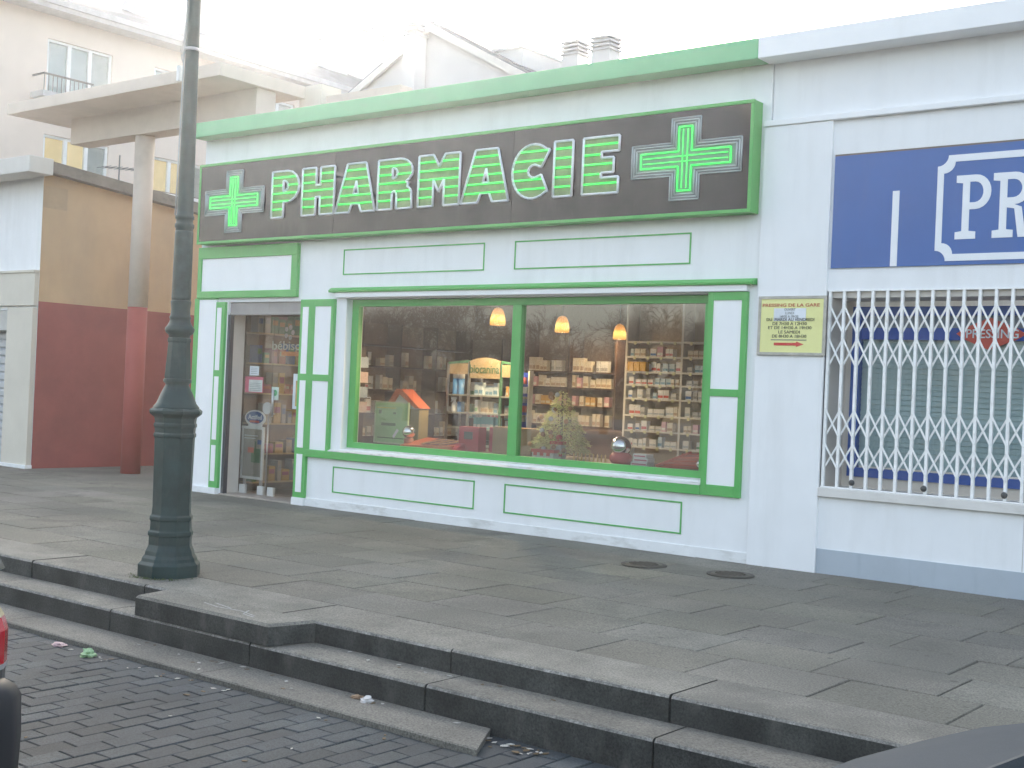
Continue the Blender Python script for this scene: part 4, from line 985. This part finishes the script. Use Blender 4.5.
# christmas tree
ct = thing('christmas_tree', 'small pale green christmas tree in the right window pane', 'christmas tree', (-7.05, .62, .6825))
m = MB(); m.tube([(0, 0, 0), (0, 0, .62)], [.02, .008], 8); m.build('trunk', wood_dark, ct, world=False)
m = MB(); rr = random.Random(11)
tiers = [(.06, .335), (.19, .285), (.32, .235), (.44, .18), (.54, .12), (.61, .06)]
for q in range(5200):
    hz_ = 1-math.sqrt(rr.random())*.97; z0_ = .03+.62*hz_; fr_ = (z0_*8.0) % 1.0
    rt = .335*(1-hz_)**.9*(1.08-.24*fr_)+.012; a = rr.uniform(0, 2*pi); rad = rt*rr.uniform(.72, 1.0)
    d = Vector((cos(a), sin(a)*.75, rr.uniform(-.5, .1))); p = Vector((rad*cos(a), rad*sin(a)*.75, z0_)); s_ = Vector((-sin(a), cos(a), rr.uniform(-.4, .4)))*rr.uniform(.005, .010); ln = rr.uniform(.02, .042)
    m.add([p-s_*.5, p+d*ln*.5-s_, p+d*ln, p+d*ln*.5+s_], [(0, 1, 2, 3)], rr.choice((0, 0, 1)))
m.build('foliage', [M('tree_green_light', (.74, .74, .36), .7, .2, 9), M('tree_green_mid', (.52, .60, .26), .7, .2, 9)], ct, world=False)
bc = [M('bauble_brown', (.25, .11, .05), .3), M('bauble_silver', (.5, .52, .55), .2), M('bauble_orange', (.50, .24, .08), .35)]
m0 = MB(); m0.sphere((0, 0, 0), .024, 12, 8)
bm_ = []
for q in range(3):
    o = m0.build('bauble', bc[q]); bm_.append(o.data); bpy.data.objects.remove(o)
names3 = ['dark copper bauble hanging on the small christmas tree', 'silver bauble hanging on the small christmas tree', 'orange bauble hanging on the small christmas tree']
for q in range(21):
    zt, rt = tiers[q % 5]; a = -pi/2+rr.uniform(-1.15, 1.15); k = rr.choice((0, 0, 1, 2))
    o = bpy.data.objects.new('bauble', bm_[k]); col.objects.link(o)
    o.location = (-7.05+rt*.92*cos(a), .62+rt*.75*.95*sin(a)-.02, .6825+zt+.02+rr.uniform(-.01, .05)); tag(o, names3[k], 'bauble', ['copper', 'silver', 'orange'][k]+' baubles on the christmas tree')
# santa houses
for (x0, x1, y0, z1, lab, sc_) in ((-7.17, -6.92, .33, .765, 'wide low red and white gift tin before the christmas tree', 1), (-7.02, -6.90, .42, .845, 'upright red and white gift tin before the christmas tree', 1)):
    t = thing('gift_tin', lab, 'tin', ((x0+x1)/2, y0+.05, .6825))
    m = MB(); m.box(x0, x1, y0, y0+.085, .6835, z1-.03); m.build('tin_body', M('tin_white', (.55, .52, .50), .5, .15, 30), t)
    m = MB(); m.box(x0-.006, x1+.006, y0-.006, y0+.091, z1-.0295, z1); m.build('lid', MATS['base_red'], t)
    m = MB()
    for q in range(3 if x1-x0 > .2 else 2): m.box(x0+.02+q*.075, x0+.06+q*.075, y0-.003, y0+.001, .705, .735)
    m.build('red_motif', MATS['base_red'], t)
m = MB(); m.sphere((-6.96, .47, .875), .033, 14, 10); solo(m, 'red_ball', MATS['base_red'], 'red ball ornament resting on the upright gift tin', 'ornament')
# row of small gilt figurines
gm = MB(); gm.lathe([(.010, 0), (.012, .004), (.006, .012), (.010, .03), (.008, .045), (.005, .05), (.008, .06), (.006, .07), (.002, .078)], 8)
gmat = M('gilt', (.45, .30, .10), .35, .15, 30, metallic=.4); gf = gm.build('gilt_figurine', gmat)
for q in range(13):
    o = gf if q == 0 else gf.copy()
    if q: col.objects.link(o)
    o.location = (-6.67+q*.029, .31+.02*(q % 3), .6825); tag(o, 'tiny gilt figurine in the row between the tree and the silver ball', 'figurine', 'gilt figurines in the window')
# stacked boxes and sledge right
for q, (x, y, z, w, lab) in enumerate(((-6.0, .42, .6825, .17, 'bottom white and pink box of the low stack in the right window'), (-5.99, .43, .7185, .15, 'middle white and pink box of the low stack in the right window'), (-6.0, .43, .7545, .14, 'top white and pink box of the low stack in the right window'))):
    m = MB(); m.box(-w/2, w/2, -.06, .06, 0, .034); m.box(-w/2+.01, w/2-.01, -.0615, -.059, .008, .022, 1); o = m.build('flat_box', [M('box_white', (.74, .73, .69)), M('boxlabel_white_pink', (.5, .16, .2))]); o.location = (x, y, z+.0008); tag(o, lab, 'box', 'flat boxes stacked in the right window')
t = thing('wooden_sledge', 'red painted wooden sledge leaning low in the right window corner', 'sledge', (-5.55, .42, .6825))
m = MB(); m.add([(-5.78, .34, .686), (-5.32, .34, .70), (-5.30, .62, .83), (-5.62, .62, .80), (-5.78, .34, .70), (-5.32, .34, .716), (-5.30, .62, .846), (-5.62, .62, .816)], [(0, 1, 2, 3), (4, 7, 6, 5), (0, 4, 5, 1), (1, 5, 6, 2), (2, 6, 7, 3), (3, 7, 4, 0)]); m.build('seat_board', M('sledge_brown', (.38, .09, .05), .5, .2, 12), t)
m = MB(); m.bar((-5.80, .33, .695), (-5.62, .62, .82), .02, .03); m.bar((-5.34, .33, .71), (-5.29, .63, .85), .02, .03)
for q in range(4): m.bar((-5.75+q*.02, .37+q*.07, .715+q*.03), (-5.33, .37+q*.07, .73+q*.032), .022, .012)
m.build('runner', M('runner_red', (.5, .10, .06), .45), t)
m = MB(); m.sphere((-5.335, .30, .745), .045, 18, 12); m.lathe([(.02, .683), (.02, .71)], 10, (-5.335, .30), 1); solo(m, 'small_mirror_ball', [mirror, MATS['ball_stand']], 'small silver ball at the far right window edge', 'ornament')

# things seen through the door
st = thing('poster_holder', 'white framed poster holder with oval header behind the glass door', 'poster holder', (-11.15, .36, .0))
m = MB(); m.prism([(-11.118+.175*cos(2*pi*q/28), .865+.092*sin(2*pi*q/28)) for q in range(28)], .318, .33, 'xz'); m.box(-11.23, -11.0, .319, .329, .765, .80); hd = m.build('header', win_white, st)
m = MB(); m.prism([(-11.118+.150*cos(2*pi*q/28), .872+.070*sin(2*pi*q/28)) for q in range(28)], .315, .3185, 'xz'); m.build('oval_print', M('oval_blue', (.04, .10, .26), .4), hd)
lettering('oval_lettering', 'Actifed', -11.23, -11.0, .85, .905, .313, sign_white, hd, .002, .02)
m = MB(); m.box(-11.20, -11.04, .312, .3155, .815, .838); m.build('red_flash', red_diamond, hd)
m = MB(); frame_strip(m, -11.335, -10.955, .17, .77, .03, .312, .335); m.build('frame', win_white, st, bevel=.004)
m = MB(); m.box(-11.305, -10.985, .322, .33, .20, .74); po = m.build('poster', M('poster_grey', (.30, .27, .22), .45, .25, 5), st)
m = MB(); m.box(-11.16, -11.01, .3195, .3222, .36, .52); m.box(-11.10, -11.085, .3195, .3222, .52, .60); m.build('poster_print', M('print_dark', (.07, .16, .07)), po)
m = MB(); m.box(-11.29, -11.06, .3195, .3222, .66, .668, 0); m.box(-11.29, -11.10, .3195, .3222, .63, .637, 0); m.box(-11.06, -10.99, .3195, .3222, .57, .62, 1); m.box(-11.22, -11.12, .3192, .3218, .47, .53, 2); m.build('poster_caption', [MATS['paper'], MATS['oval_blue'], red_diamond], po)
m = MB(); m.box(-11.30, -11.27, .336, .36, -.0, .2); m.box(-11.02, -10.99, .336, .36, 0, .2); m.bar((-11.28, .35, .2), (-11.28, .36, .5), .02, .02); m.bar((-11.0, .35, .2), (-11.0, .36, .5), .02, .02); m.build('leg', steel, st)
m = MB(); m.prism([(-10.94+.07*cos(2*pi*q/24), .985+.068*sin(2*pi*q/24)) for q in range(24)], .33, .345, 'xz'); m.tube([(-10.94, .36, .0), (-10.94, .36, .96)], .01, 6, 1); solo(m, 'round_mirror', [M('mirror_pale', (.60, .64, .66), .2), steel], 'small round pale mirror on a thin stand behind the door', 'mirror')
dk = thing('packet_rack', 'rack of coloured packets along the side wall inside the doorway', 'display rack', (-11.4, 1.2, 0))
m = MB(); m.box(-11.497, -11.48, .45, 2.0, .0, 2.2); m.build('back_board', M('rack_brown', (.16, .10, .055), .6, .3, 4), dk)
for z in (.12, .45, .8, 1.15, 1.5, 1.85):
    m = MB(); m.box(-11.4795, -11.27, .45, 2.0, z-.015, z); m.build('rack_shelf', wood_light, dk)
rr = random.Random(21); pc = [(.30, .08, .05), (.34, .22, .05), (.07, .12, .25), (.30, .27, .22), (.24, .06, .1), (.08, .19, .08), (.25, .25, .26)]
for z in (.12, .45, .8, 1.15, 1.5, 1.85):
    y = .47
    while y < 1.88:
        w = rr.uniform(.06, .15); h = rr.uniform(.10, .25); q = rr.randrange(7)
        m = MB(); m.box(-11.44, -11.31, y, y+w*.92, z+.001, z+h); m.box(-11.312, -11.307, y+.008, y+w*.8, z+h*.5, z+h*.8, 1)
        m.build('packet', [M('dpack%d' % q, pc[q], .5), M('dpack%d' % ((q+3) % 7), pc[(q+3) % 7], .5)], dk); y += w+rr.uniform(0, .04)
dk = thing('side_wall_shelves', 'brown wooden shelves along the left wall seen in the left window pane', 'shelving', (-11.4, 3.2, 0))
m = MB(); m.box(-11.497, -11.48, 2.1, 4.2, .0, 2.1); m.build('back_panel', MATS['rack_brown'], dk)
for y in (2.1, 2.8, 3.5, 4.18):
    m = MB(); m.box(-11.4795, -11.23, y, y+.02, 0, 2.1); m.build('upright', wood_dark, dk)
for z in (.35, .65, .95, 1.25, 1.55, 1.82):
    for y in (2.12, 2.82, 3.52):
        m = MB(); m.box(-11.479, -11.24, y+.001, y+.679 if y < 3.5 else y+.659, z-.018, z); m.build('shelf', wood_dark, dk)
for z in (.65, .95, 1.25, 1.55):
    for y0 in (2.15, 2.85, 3.55):
        y = y0
        while y < y0+.56:
            w = rr.uniform(.05, .11); h = rr.uniform(.10, .2); q = rr.choice((0, 1, 3, 3, 4, 6))
            if rr.random() < .55:
                o = bpy.data.objects.new('cosmetic_pack', protos[rr.choice((1, 1, 2, 5, 0))]); col.objects.link(o); o.rotation_euler = (0, 0, R(90)); o.scale = (w*.9, .08, h); o.location = (-11.33, y+w/2, z+.0005)
                tag(o, 'dim cosmetic pack on the brown left wall shelves', 'pack', 'packs on the left wall shelves')
            y += w+rr.uniform(0, .03)

# ================================================================== LITTER
def crumple(name, c, s, mat, label, cat, seed, group=None, flat=.55):
    r_ = random.Random(seed); bm = bmesh.new(); bmesh.ops.create_icosphere(bm, subdivisions=3, radius=1)
    for v in bm.verts:
        k_ = r_.uniform(.72, 1.1)*(.9+.15*sin(v.co.x*5+seed)*cos(v.co.y*6-seed)+.2*sin(v.co.z*9)); v.co = Vector((v.co.x*s*k_, v.co.y*s*k_*.8, max(-.15, v.co.z)*s*k_*flat))
    zmin = min(v.co.z for v in bm.verts)
    for v in bm.verts: v.co.z -= zmin
    me = bpy.data.meshes.new(name); bm.to_mesh(me); bm.free(); me.materials.append(mat)
    o = bpy.data.objects.new(name, me); col.objects.link(o); o.location = c; return tag(o, label, cat, group)
crumple('crumpled_paper', (-6.143, -5.06, -.279), .055, M('paper_green', (.34, .50, .28), .7, .1), 'crumpled pale green paper lying on the dark pavers', 'litter', 17, None, .6)
crumple('crumpled_tissue', (-4.31, -4.72, -.2495), .04, M('tissue', (.62, .60, .58), .8), 'crumpled white tissue against the lower step', 'litter', 5)
crumple('brown_wrapper', (-4.40, -4.70, -.2495), .04, M('wrapper', (.30, .20, .12), .7), 'small brown wrapper beside the white tissue', 'litter', 6, None, .3)
crumple('pink_wrapper', (-6.49, -5.02, -.279), .055, M('wrapper_pink', (.55, .40, .40), .7), 'torn pinkish white wrapper at the gutter edge', 'litter', 8, None, .25)
rr = random.Random(12); pale = M('scrap_pale', (.50, .48, .43), .8); leafb = M('scrap_leaf', (.13, .09, .045), .8)
protosc = []
for q in range(4):
    m = MB(); n = rr.randint(4, 6)
    m.prism([(.012*cos(2*pi*i_/n)*rr.uniform(.6, 1.3), .008*sin(2*pi*i_/n)*rr.uniform(.6, 1.3)) for i_ in range(n)], 0, .002, 'xy'); o = m.build('litter_scrap', pale if q % 2 else leafb); protosc.append(o.data); bpy.data.objects.remove(o)
def scrap(x, y, z):
    q = rr.randrange(4); o = bpy.data.objects.new('pale_scrap' if q % 2 else 'dead_leaf', protosc[q]); col.objects.link(o)
    k_ = rr.uniform(.6, 1.5); o.scale = (k_, k_, 1); o.location = (x, y, z); o.rotation_euler = (0, 0, rr.uniform(0, 6))
    tag(o, 'tiny pale scrap of litter along the steps' if q % 2 else 'tiny brown leaf fragment along the steps', 'litter', 'pale scraps along the steps' if q % 2 else 'leaf fragments along the steps')
for q in range(34): scrap(rr.uniform(-7.4, -3.5), -4.98-abs(rr.gauss(0, .06)), -.2785)
for q in range(20): scrap(rr.uniform(-6.2, -3.6), -4.67-abs(rr.gauss(0, .08)), -.2495)
for q in range(10): scrap(rr.uniform(-5.0, -3.0), -4.40-abs(rr.gauss(0, .05)), -.1185)
for q in range(16): scrap(rr.uniform(-6.5, -2.5), rr.uniform(-7, -5.2), -.277)
for q in range(26): scrap(-3.36+rr.gauss(0, .11), -4.70-abs(rr.gauss(0, .05)), -.277+rr.uniform(0, .006))
# moss at the foot of the lamp
m = MB()
for q in range(160):
    a = rr.gauss(-1.2, .5); d = .215+abs(rr.gauss(0, .025)); p = Vector((-6.83+d*cos(a), -4.02+d*sin(a), -.002)); h = rr.uniform(.004, .018)
    s_ = Vector((rr.uniform(-.004, .004), rr.uniform(-.004, .004), 0)); m.add([p-s_, p+s_, p+Vector((rr.uniform(-.006, .006), rr.uniform(-.006, .006), h))], [(0, 1, 2)])
o = m.build('moss', M('moss', (.07, .10, .03), .9)); struct(o, 'stuff'); centre(o)

# ================================================================== CARS
def car(name, label, paint, loc, rot, tail=False):
    t = thing(name, label, 'car', loc, None, rot)
    def sup(w, zb, zt, n=28, e=3.2):
        out = []
        for k_ in range(n):
            a = 2*pi*k_/n; c_, s_ = cos(a), sin(a)
            out.append((w*math.copysign(abs(c_)**(2/e), c_), (zb+zt)/2+(zt-zb)/2*math.copysign(abs(s_)**(2/e), s_)))
        return out
    def loft(st, n=28, e=3.2, cap=True):
        m = MB(); vs = []
        for x, w, zb, zt in st: vs += [(x, p[0], p[1]) for p in sup(w, zb, zt, n, e)]
        fs = [(i_*n+k_, i_*n+(k_+1) % n, (i_+1)*n+(k_+1) % n, (i_+1)*n+k_) for i_ in range(len(st)-1) for k_ in range(n)]
        fs += [tuple(range(n)), tuple((len(st)-1)*n+k_ for k_ in range(n))]
        m.add(vs, fs, 0, True); return m
    b = loft([(-1.90, .60, .40, .80), (-1.87, .70, .30, .88), (-1.80, .765, .24, .93), (-1.6, .81, .20, .95), (-1.0, .835, .19, .95), (0, .84, .19, .93), (.8, .835, .19, .905), (1.2, .82, .20, .86), (1.55, .79, .22, .79), (1.74, .73, .25, .73), (1.84, .64, .29, .66), (1.90, .52, .36, .58)])
    b.build('body', paint, t, world=False)
    m = MB()
    gl = [(-1.78, .66, .90), (-1.55, .56, 1.32), (-1.3, .55, 1.38), (.15, .56, 1.38), (.45, .57, 1.33), (1.15, .70, .885)]
    vs = []
    for x, w, z in gl: vs += [(x, -w, z), (x, w, z)]
    bot = [(-1.76, .74, .88), (1.18, .74, .86)]
    vs += [(-1.78, -.74, .88), (-1.78, .74, .88), (1.18, -.74, .86), (1.18, .74, .86)]
    n = len(gl)
    fs = [(2*i_, 2*i_+1, 2*i_+3, 2*i_+2) for i_ in range(n-1)]+[(12, *[2*i_ for i_ in range(n)], 14), (13, 15, *[2*i_+1 for i_ in range(n-1, -1, -1)]), (12, 13, 1, 0), (14, 10, 11, 15)]
    m.add(vs, fs); m.build('windows', M('car_glass', (.02, .022, .025), .06, .1, spec=.8), t, world=False)
    m = MB()
    rv = []
    for x, w, z in ((-1.60, .575, 1.325), (-1.3, .575, 1.395), (-.5, .585, 1.42), (.15, .58, 1.40), (.47, .585, 1.335)):
        rv += [(x, -w, z), (x, -w*.5, z+.025), (x, 0, z+.032), (x, w*.5, z+.025), (x, w, z)]
    m.add(rv, [(i_*5+k_, i_*5+k_+1, (i_+1)*5+k_+1, (i_+1)*5+k_) for i_ in range(4) for k_ in range(4)], 0, True)
    for s_ in (-1, 1):
        for a, b_ in (((.46, .585*s_, 1.33), (1.16, .745*s_, .885)), ((-1.6, .575*s_, 1.32), (-1.79, .72*s_, .89)), ((-.35, .60*s_, 1.39), (-.45, .755*s_, .88))): m.bar(a, b_, .05, .05)
    m.build('roof', paint, t, world=False)
    for sx in (-1.18, 1.18):
        for s_ in (-1, 1):
            m = MB(); m.lathe([(.17, -.09), (.27, -.09), (.295, -.06), (.295, .06), (.27, .09), (.17, .09)], 26); w = m.build('wheel', rubber, t, world=False); w.data.transform(Matrix.Rotation(R(90), 4, 'X')); w.location = (sx, s_*.755, .295)
            m = MB(); m.lathe([(.02, -.094), (.18, -.092), (.18, .092), (.02, .094)], 20); q = m.build('rim', steel, w, world=False); q.data.transform(Matrix.Rotation(R(90), 4, 'X'))
    m = loft([(-1.955, .60, .16, .56), (-1.935, .72, .13, .565), (-1.86, .80, .12, .568), (-1.62, .845, .12, .568)], e=6); m.build('rear_bumper', M('bumper_dark', (.02, .021, .026), .5, .1), t, world=False)
    m = loft([(1.62, .815, .2, .46), (1.86, .72, .21, .46), (1.94, .55, .24, .44)]); m.build('front_bumper', MATS['bumper_dark'], t, world=False)
    for s_ in (-1, 1):
        m = MB(); n = 14
        def lens(z0, z1, mi, k0=1.0, k1=1.0):
            vs = []
            for z, kk in ((z0, k0), (z1, k1)):
                for k_ in range(6):
                    a = R(8+k_*16); vs.append((-1.70-.205*kk*cos(a), s_*(.60+.195*kk*sin(a)), z))
            m.add(vs, [(k_, k_+1, 6+k_+1, 6+k_) for k_ in range(5)]+[(0, 6, 11, 5), tuple(range(6)), tuple(range(11, 5, -1))], mi, False)
        lens(.59, .70, 0); lens(.7005, .745, 0, 1.0, .93); lens(.7455, .785, 1, .93, .82); lens(.572, .5895, 2)
        m.build('tail_light', [M('tail_red', (.45, .01, .02), .15, .1, coat=.5), M('tail_clear', (.45, .40, .27), .2, coat=.3), M('tail_trim', (.3, .3, .3), .4)], t, world=False)
        m = MB(); lens(.50, .5715, 0, .97, .985); lens(.7855, .94, 0, .82, .35); m.build('rear_corner', paint, t, world=False)
        m = MB(); m.sphere((0, 0, 0), .11, 14, 10); q = m.build('headlight', M('headlight', (.6, .62, .65), .1, coat=.6), t, world=False); q.location = (1.70, s_*.60, .62); q.scale = (1, 1.1, .6)
    m = MB(); m.box(-1.958, -1.95, -.26, .26, .34, .45); m.build('number_plate', M('plate', (.7, .7, .68), .5), t, world=False)
    m = MB()
    for s_ in (-1, 1): m.sphere((.85, s_*.88, .93), .08, 12, 8, 0, .7)
    m.build('wing_mirror', paint, t, world=False)
    return t
car('red_light_car', 'dark car at the left edge showing its red tail light and bumper', M('paint_dark', (.02, .022, .028), .3, .1, coat=.6), (-5.787, -7.598, -.28), R(180))
rc = car('grey_car', 'dark grey car bonnet at the bottom right corner', M('paint_grey', (.062, .073, .084), .8, .05, 8, grain=.12, gscale=260, spec=.06), (.56, -6.36, -.28), R(167))

# ================================================================== BARE TREES ACROSS THE ROAD (seen mirrored in the shop glass)
def tree_parts(seed, H):
    r_ = random.Random(seed); tr = MB(); cr = MB()
    def grow(p, d, L, rad, depth):
        pts = [p.copy()]; rads = [rad]; q = p.copy(); dd = d.copy(); ns = 4 if depth < 3 else 3
        for i_ in range(ns):
            dd = (dd+Vector((r_.uniform(-.16, .16), r_.uniform(-.16, .16), r_.uniform(-.03, .12)))).normalized()
            q = q+dd*L/ns; pts.append(q.copy()); rads.append(max(.013, rad*(1-.42*(i_+1)/ns)))
        (tr if depth < 3 else cr).tube(pts, rads, 7 if depth < 2 else (5 if depth < 4 else 3), cap=False)
        if depth >= 6: return
        nb = (5, 4, 4, 3, 3, 2)[depth]
        for k_ in range(nb):
            f = r_.uniform(.45, 1.0) if k_ else 1.0
            idx = min(ns, max(1, int(round(f*ns)))); bp = pts[idx]
            ax = dd.orthogonal().normalized(); ax.rotate(Matrix.Rotation(r_.uniform(0, 2*pi), 3, dd)) if hasattr(ax, 'rotate') else None
            nd = (dd*r_.uniform(.6, 1.0)+ax*r_.uniform(.6, 1.1)+Vector((0, 0, .04))).normalized()
            grow(bp, nd, L*r_.uniform(.58, .78), rads[idx]*r_.uniform(.58, .78), depth+1)
    grow(Vector((0, 0, -.1)), Vector((0, 0, 1)), H*.24, H*.026, 0)
    return tr, cr
tp = [tree_parts(5, 9.5), tree_parts(9, 11.)]
protoT = []
for k, (tr, cr) in enumerate(tp):
    a = tr.build('trunk', bark); b = cr.build('crown', twig); protoT.append((a.data, b.data)); bpy.data.objects.remove(a); bpy.data.objects.remove(b)
rr = random.Random(77)
spots = [(-16.5-3.3*q+rr.uniform(-.6, .6), -21+rr.uniform(-1.5, 1.5), q % 2, rr.uniform(.66, .86)) for q in range(6)]+[(-24-5.5*q+rr.uniform(-1, 1), -34+rr.uniform(-2, 2), (q+1) % 2, rr.uniform(.8, 1.0)) for q in range(5)]
for k, (x, y, q, sc_) in enumerate(spots):
    t = thing('bare_tree', 'bare winter tree across the road mirrored in the shop window', 'tree', (x, y, -.3), 'bare trees across the road', k*1.3)
    t.scale = (sc_, sc_, sc_)
    for nm, me in zip(('trunk', 'crown'), protoT[q]):
        o = bpy.data.objects.new(nm, me); col.objects.link(o); o.parent = t
hd_ = MB(); rr = random.Random(31)
hd_.box(-130, 30, -64, -62.5, -.31, 1.6)
for q in range(7000):
    x = rr.uniform(-130, 30); z = rr.uniform(.2, 2.3+.5*sin(x*.5)+.4*sin(x*.17)); y = -62.4+rr.uniform(-.3, .3); k_ = rr.uniform(.12, .3)
    d1 = Vector((rr.uniform(-1, 1), rr.uniform(-1, 1), rr.uniform(-1, 1))).normalized()*k_; d2 = Vector((rr.uniform(-1, 1), rr.uniform(-1, 1), rr.uniform(-1, 1))).normalized()*k_
    p = Vector((x, y, z)); hd_.add([p-d1, p+d2, p+d1, p-d2], [(0, 1, 2, 3)])
tag(hd_.build('hedge', M('hedge_brown', (.055, .045, .025), .9, .4, 3)), 'long dark hedge across the road mirrored in the shop glass', 'hedge')

# ================================================================== LIGHT, AIR, CAMERA
SUN_AZ, SUN_EL = R(46), R(17)      # azimuth measured from +Y towards -X
to_sun = Vector((-sin(SUN_AZ)*cos(SUN_EL), cos(SUN_AZ)*cos(SUN_EL), sin(SUN_EL)))
w = bpy.data.worlds.new('World'); scn.world = w; w.use_nodes = True
nt = w.node_tree; nt.nodes.clear()
out = nt.nodes.new('ShaderNodeOutputWorld'); bg = nt.nodes.new('ShaderNodeBackground'); sky = nt.nodes.new('ShaderNodeTexSky')
sky.sky_type = 'NISHITA'; sky.sun_disc = False; sky.sun_elevation = SUN_EL; sky.sun_rotation = -SUN_AZ
sky.air_density = 1.0; sky.dust_density = 4.0; sky.ozone_density = .25
hs = nt.nodes.new('ShaderNodeHueSaturation'); hs.inputs['Saturation'].default_value = .7
nt.links.new(sky.outputs[0], hs.inputs['Color']); nt.links.new(hs.outputs[0], bg.inputs[0]); bg.inputs[1].default_value = .12
nt.links.new(bg.outputs[0], out.inputs[0])
sd = bpy.data.lights.new('sun', 'SUN'); sd.energy = 3.0; sd.angle = R(.5); sd.color = (1, .94, .86)
so = bpy.data.objects.new('sun', sd); col.objects.link(so); so.location = (-20, 20, 30)
so.rotation_euler = (-to_sun).to_track_quat('-Z', 'Y').to_euler()

GLARE_HAZE = True
if GLARE_HAZE:
    m = MB(); m.box(-180, 180, -180, 180, -1.5, 16.0)  # thin air volume added to imitate veiling lens glare towards the sun
    hm, nt, out = nt_new('glare_haze_air')
    pv = nt.nodes.new('ShaderNodeVolumePrincipled'); pv.inputs['Color'].default_value = (.95, .95, .95, 1); pv.inputs['Density'].default_value = .0011; pv.inputs['Anisotropy'].default_value = .68
    nt.links.new(pv.outputs[0], out.inputs['Volume'])
    hz = m.build('glare_haze', hm); struct(hz, 'stuff')

cam = bpy.data.cameras.new('camera'); co = bpy.data.objects.new('camera', cam); col.objects.link(co); scn.camera = co
yaw, pitch, roll = R(38.018), R(.3187), R(2.4946)
fw = Vector((-sin(yaw)*cos(pitch), cos(yaw)*cos(pitch), sin(pitch))); r0 = Vector((cos(yaw), sin(yaw), 0)); u0 = r0.cross(fw)
rx = r0*cos(roll)+u0*sin(roll); up = -r0*sin(roll)+u0*cos(roll)
co.matrix_world = Matrix(((rx.x, up.x, -fw.x, 0), (rx.y, up.y, -fw.y, -9.19211), (rx.z, up.z, -fw.z, 1.3), (0, 0, 0, 1)))
cam.sensor_width = 36; cam.lens = 1261.2/1024*36; cam.clip_start = .05; cam.clip_end = 1000

scn.render.engine = 'CYCLES'; cy = scn.cycles
cy.use_denoising = True; cy.max_bounces = 8; cy.transparent_max_bounces = 12; cy.volume_bounces = 1; cy.glossy_bounces = 4; cy.diffuse_bounces = 4
cy.sample_clamp_indirect = 6; cy.caustics_reflective = False; cy.caustics_refractive = False
scn.view_settings.view_transform = 'Standard'; scn.view_settings.look = 'None'; scn.view_settings.exposure = 2.6; scn.view_settings.gamma = 1.0; scn.view_settings.use_curve_mapping = False
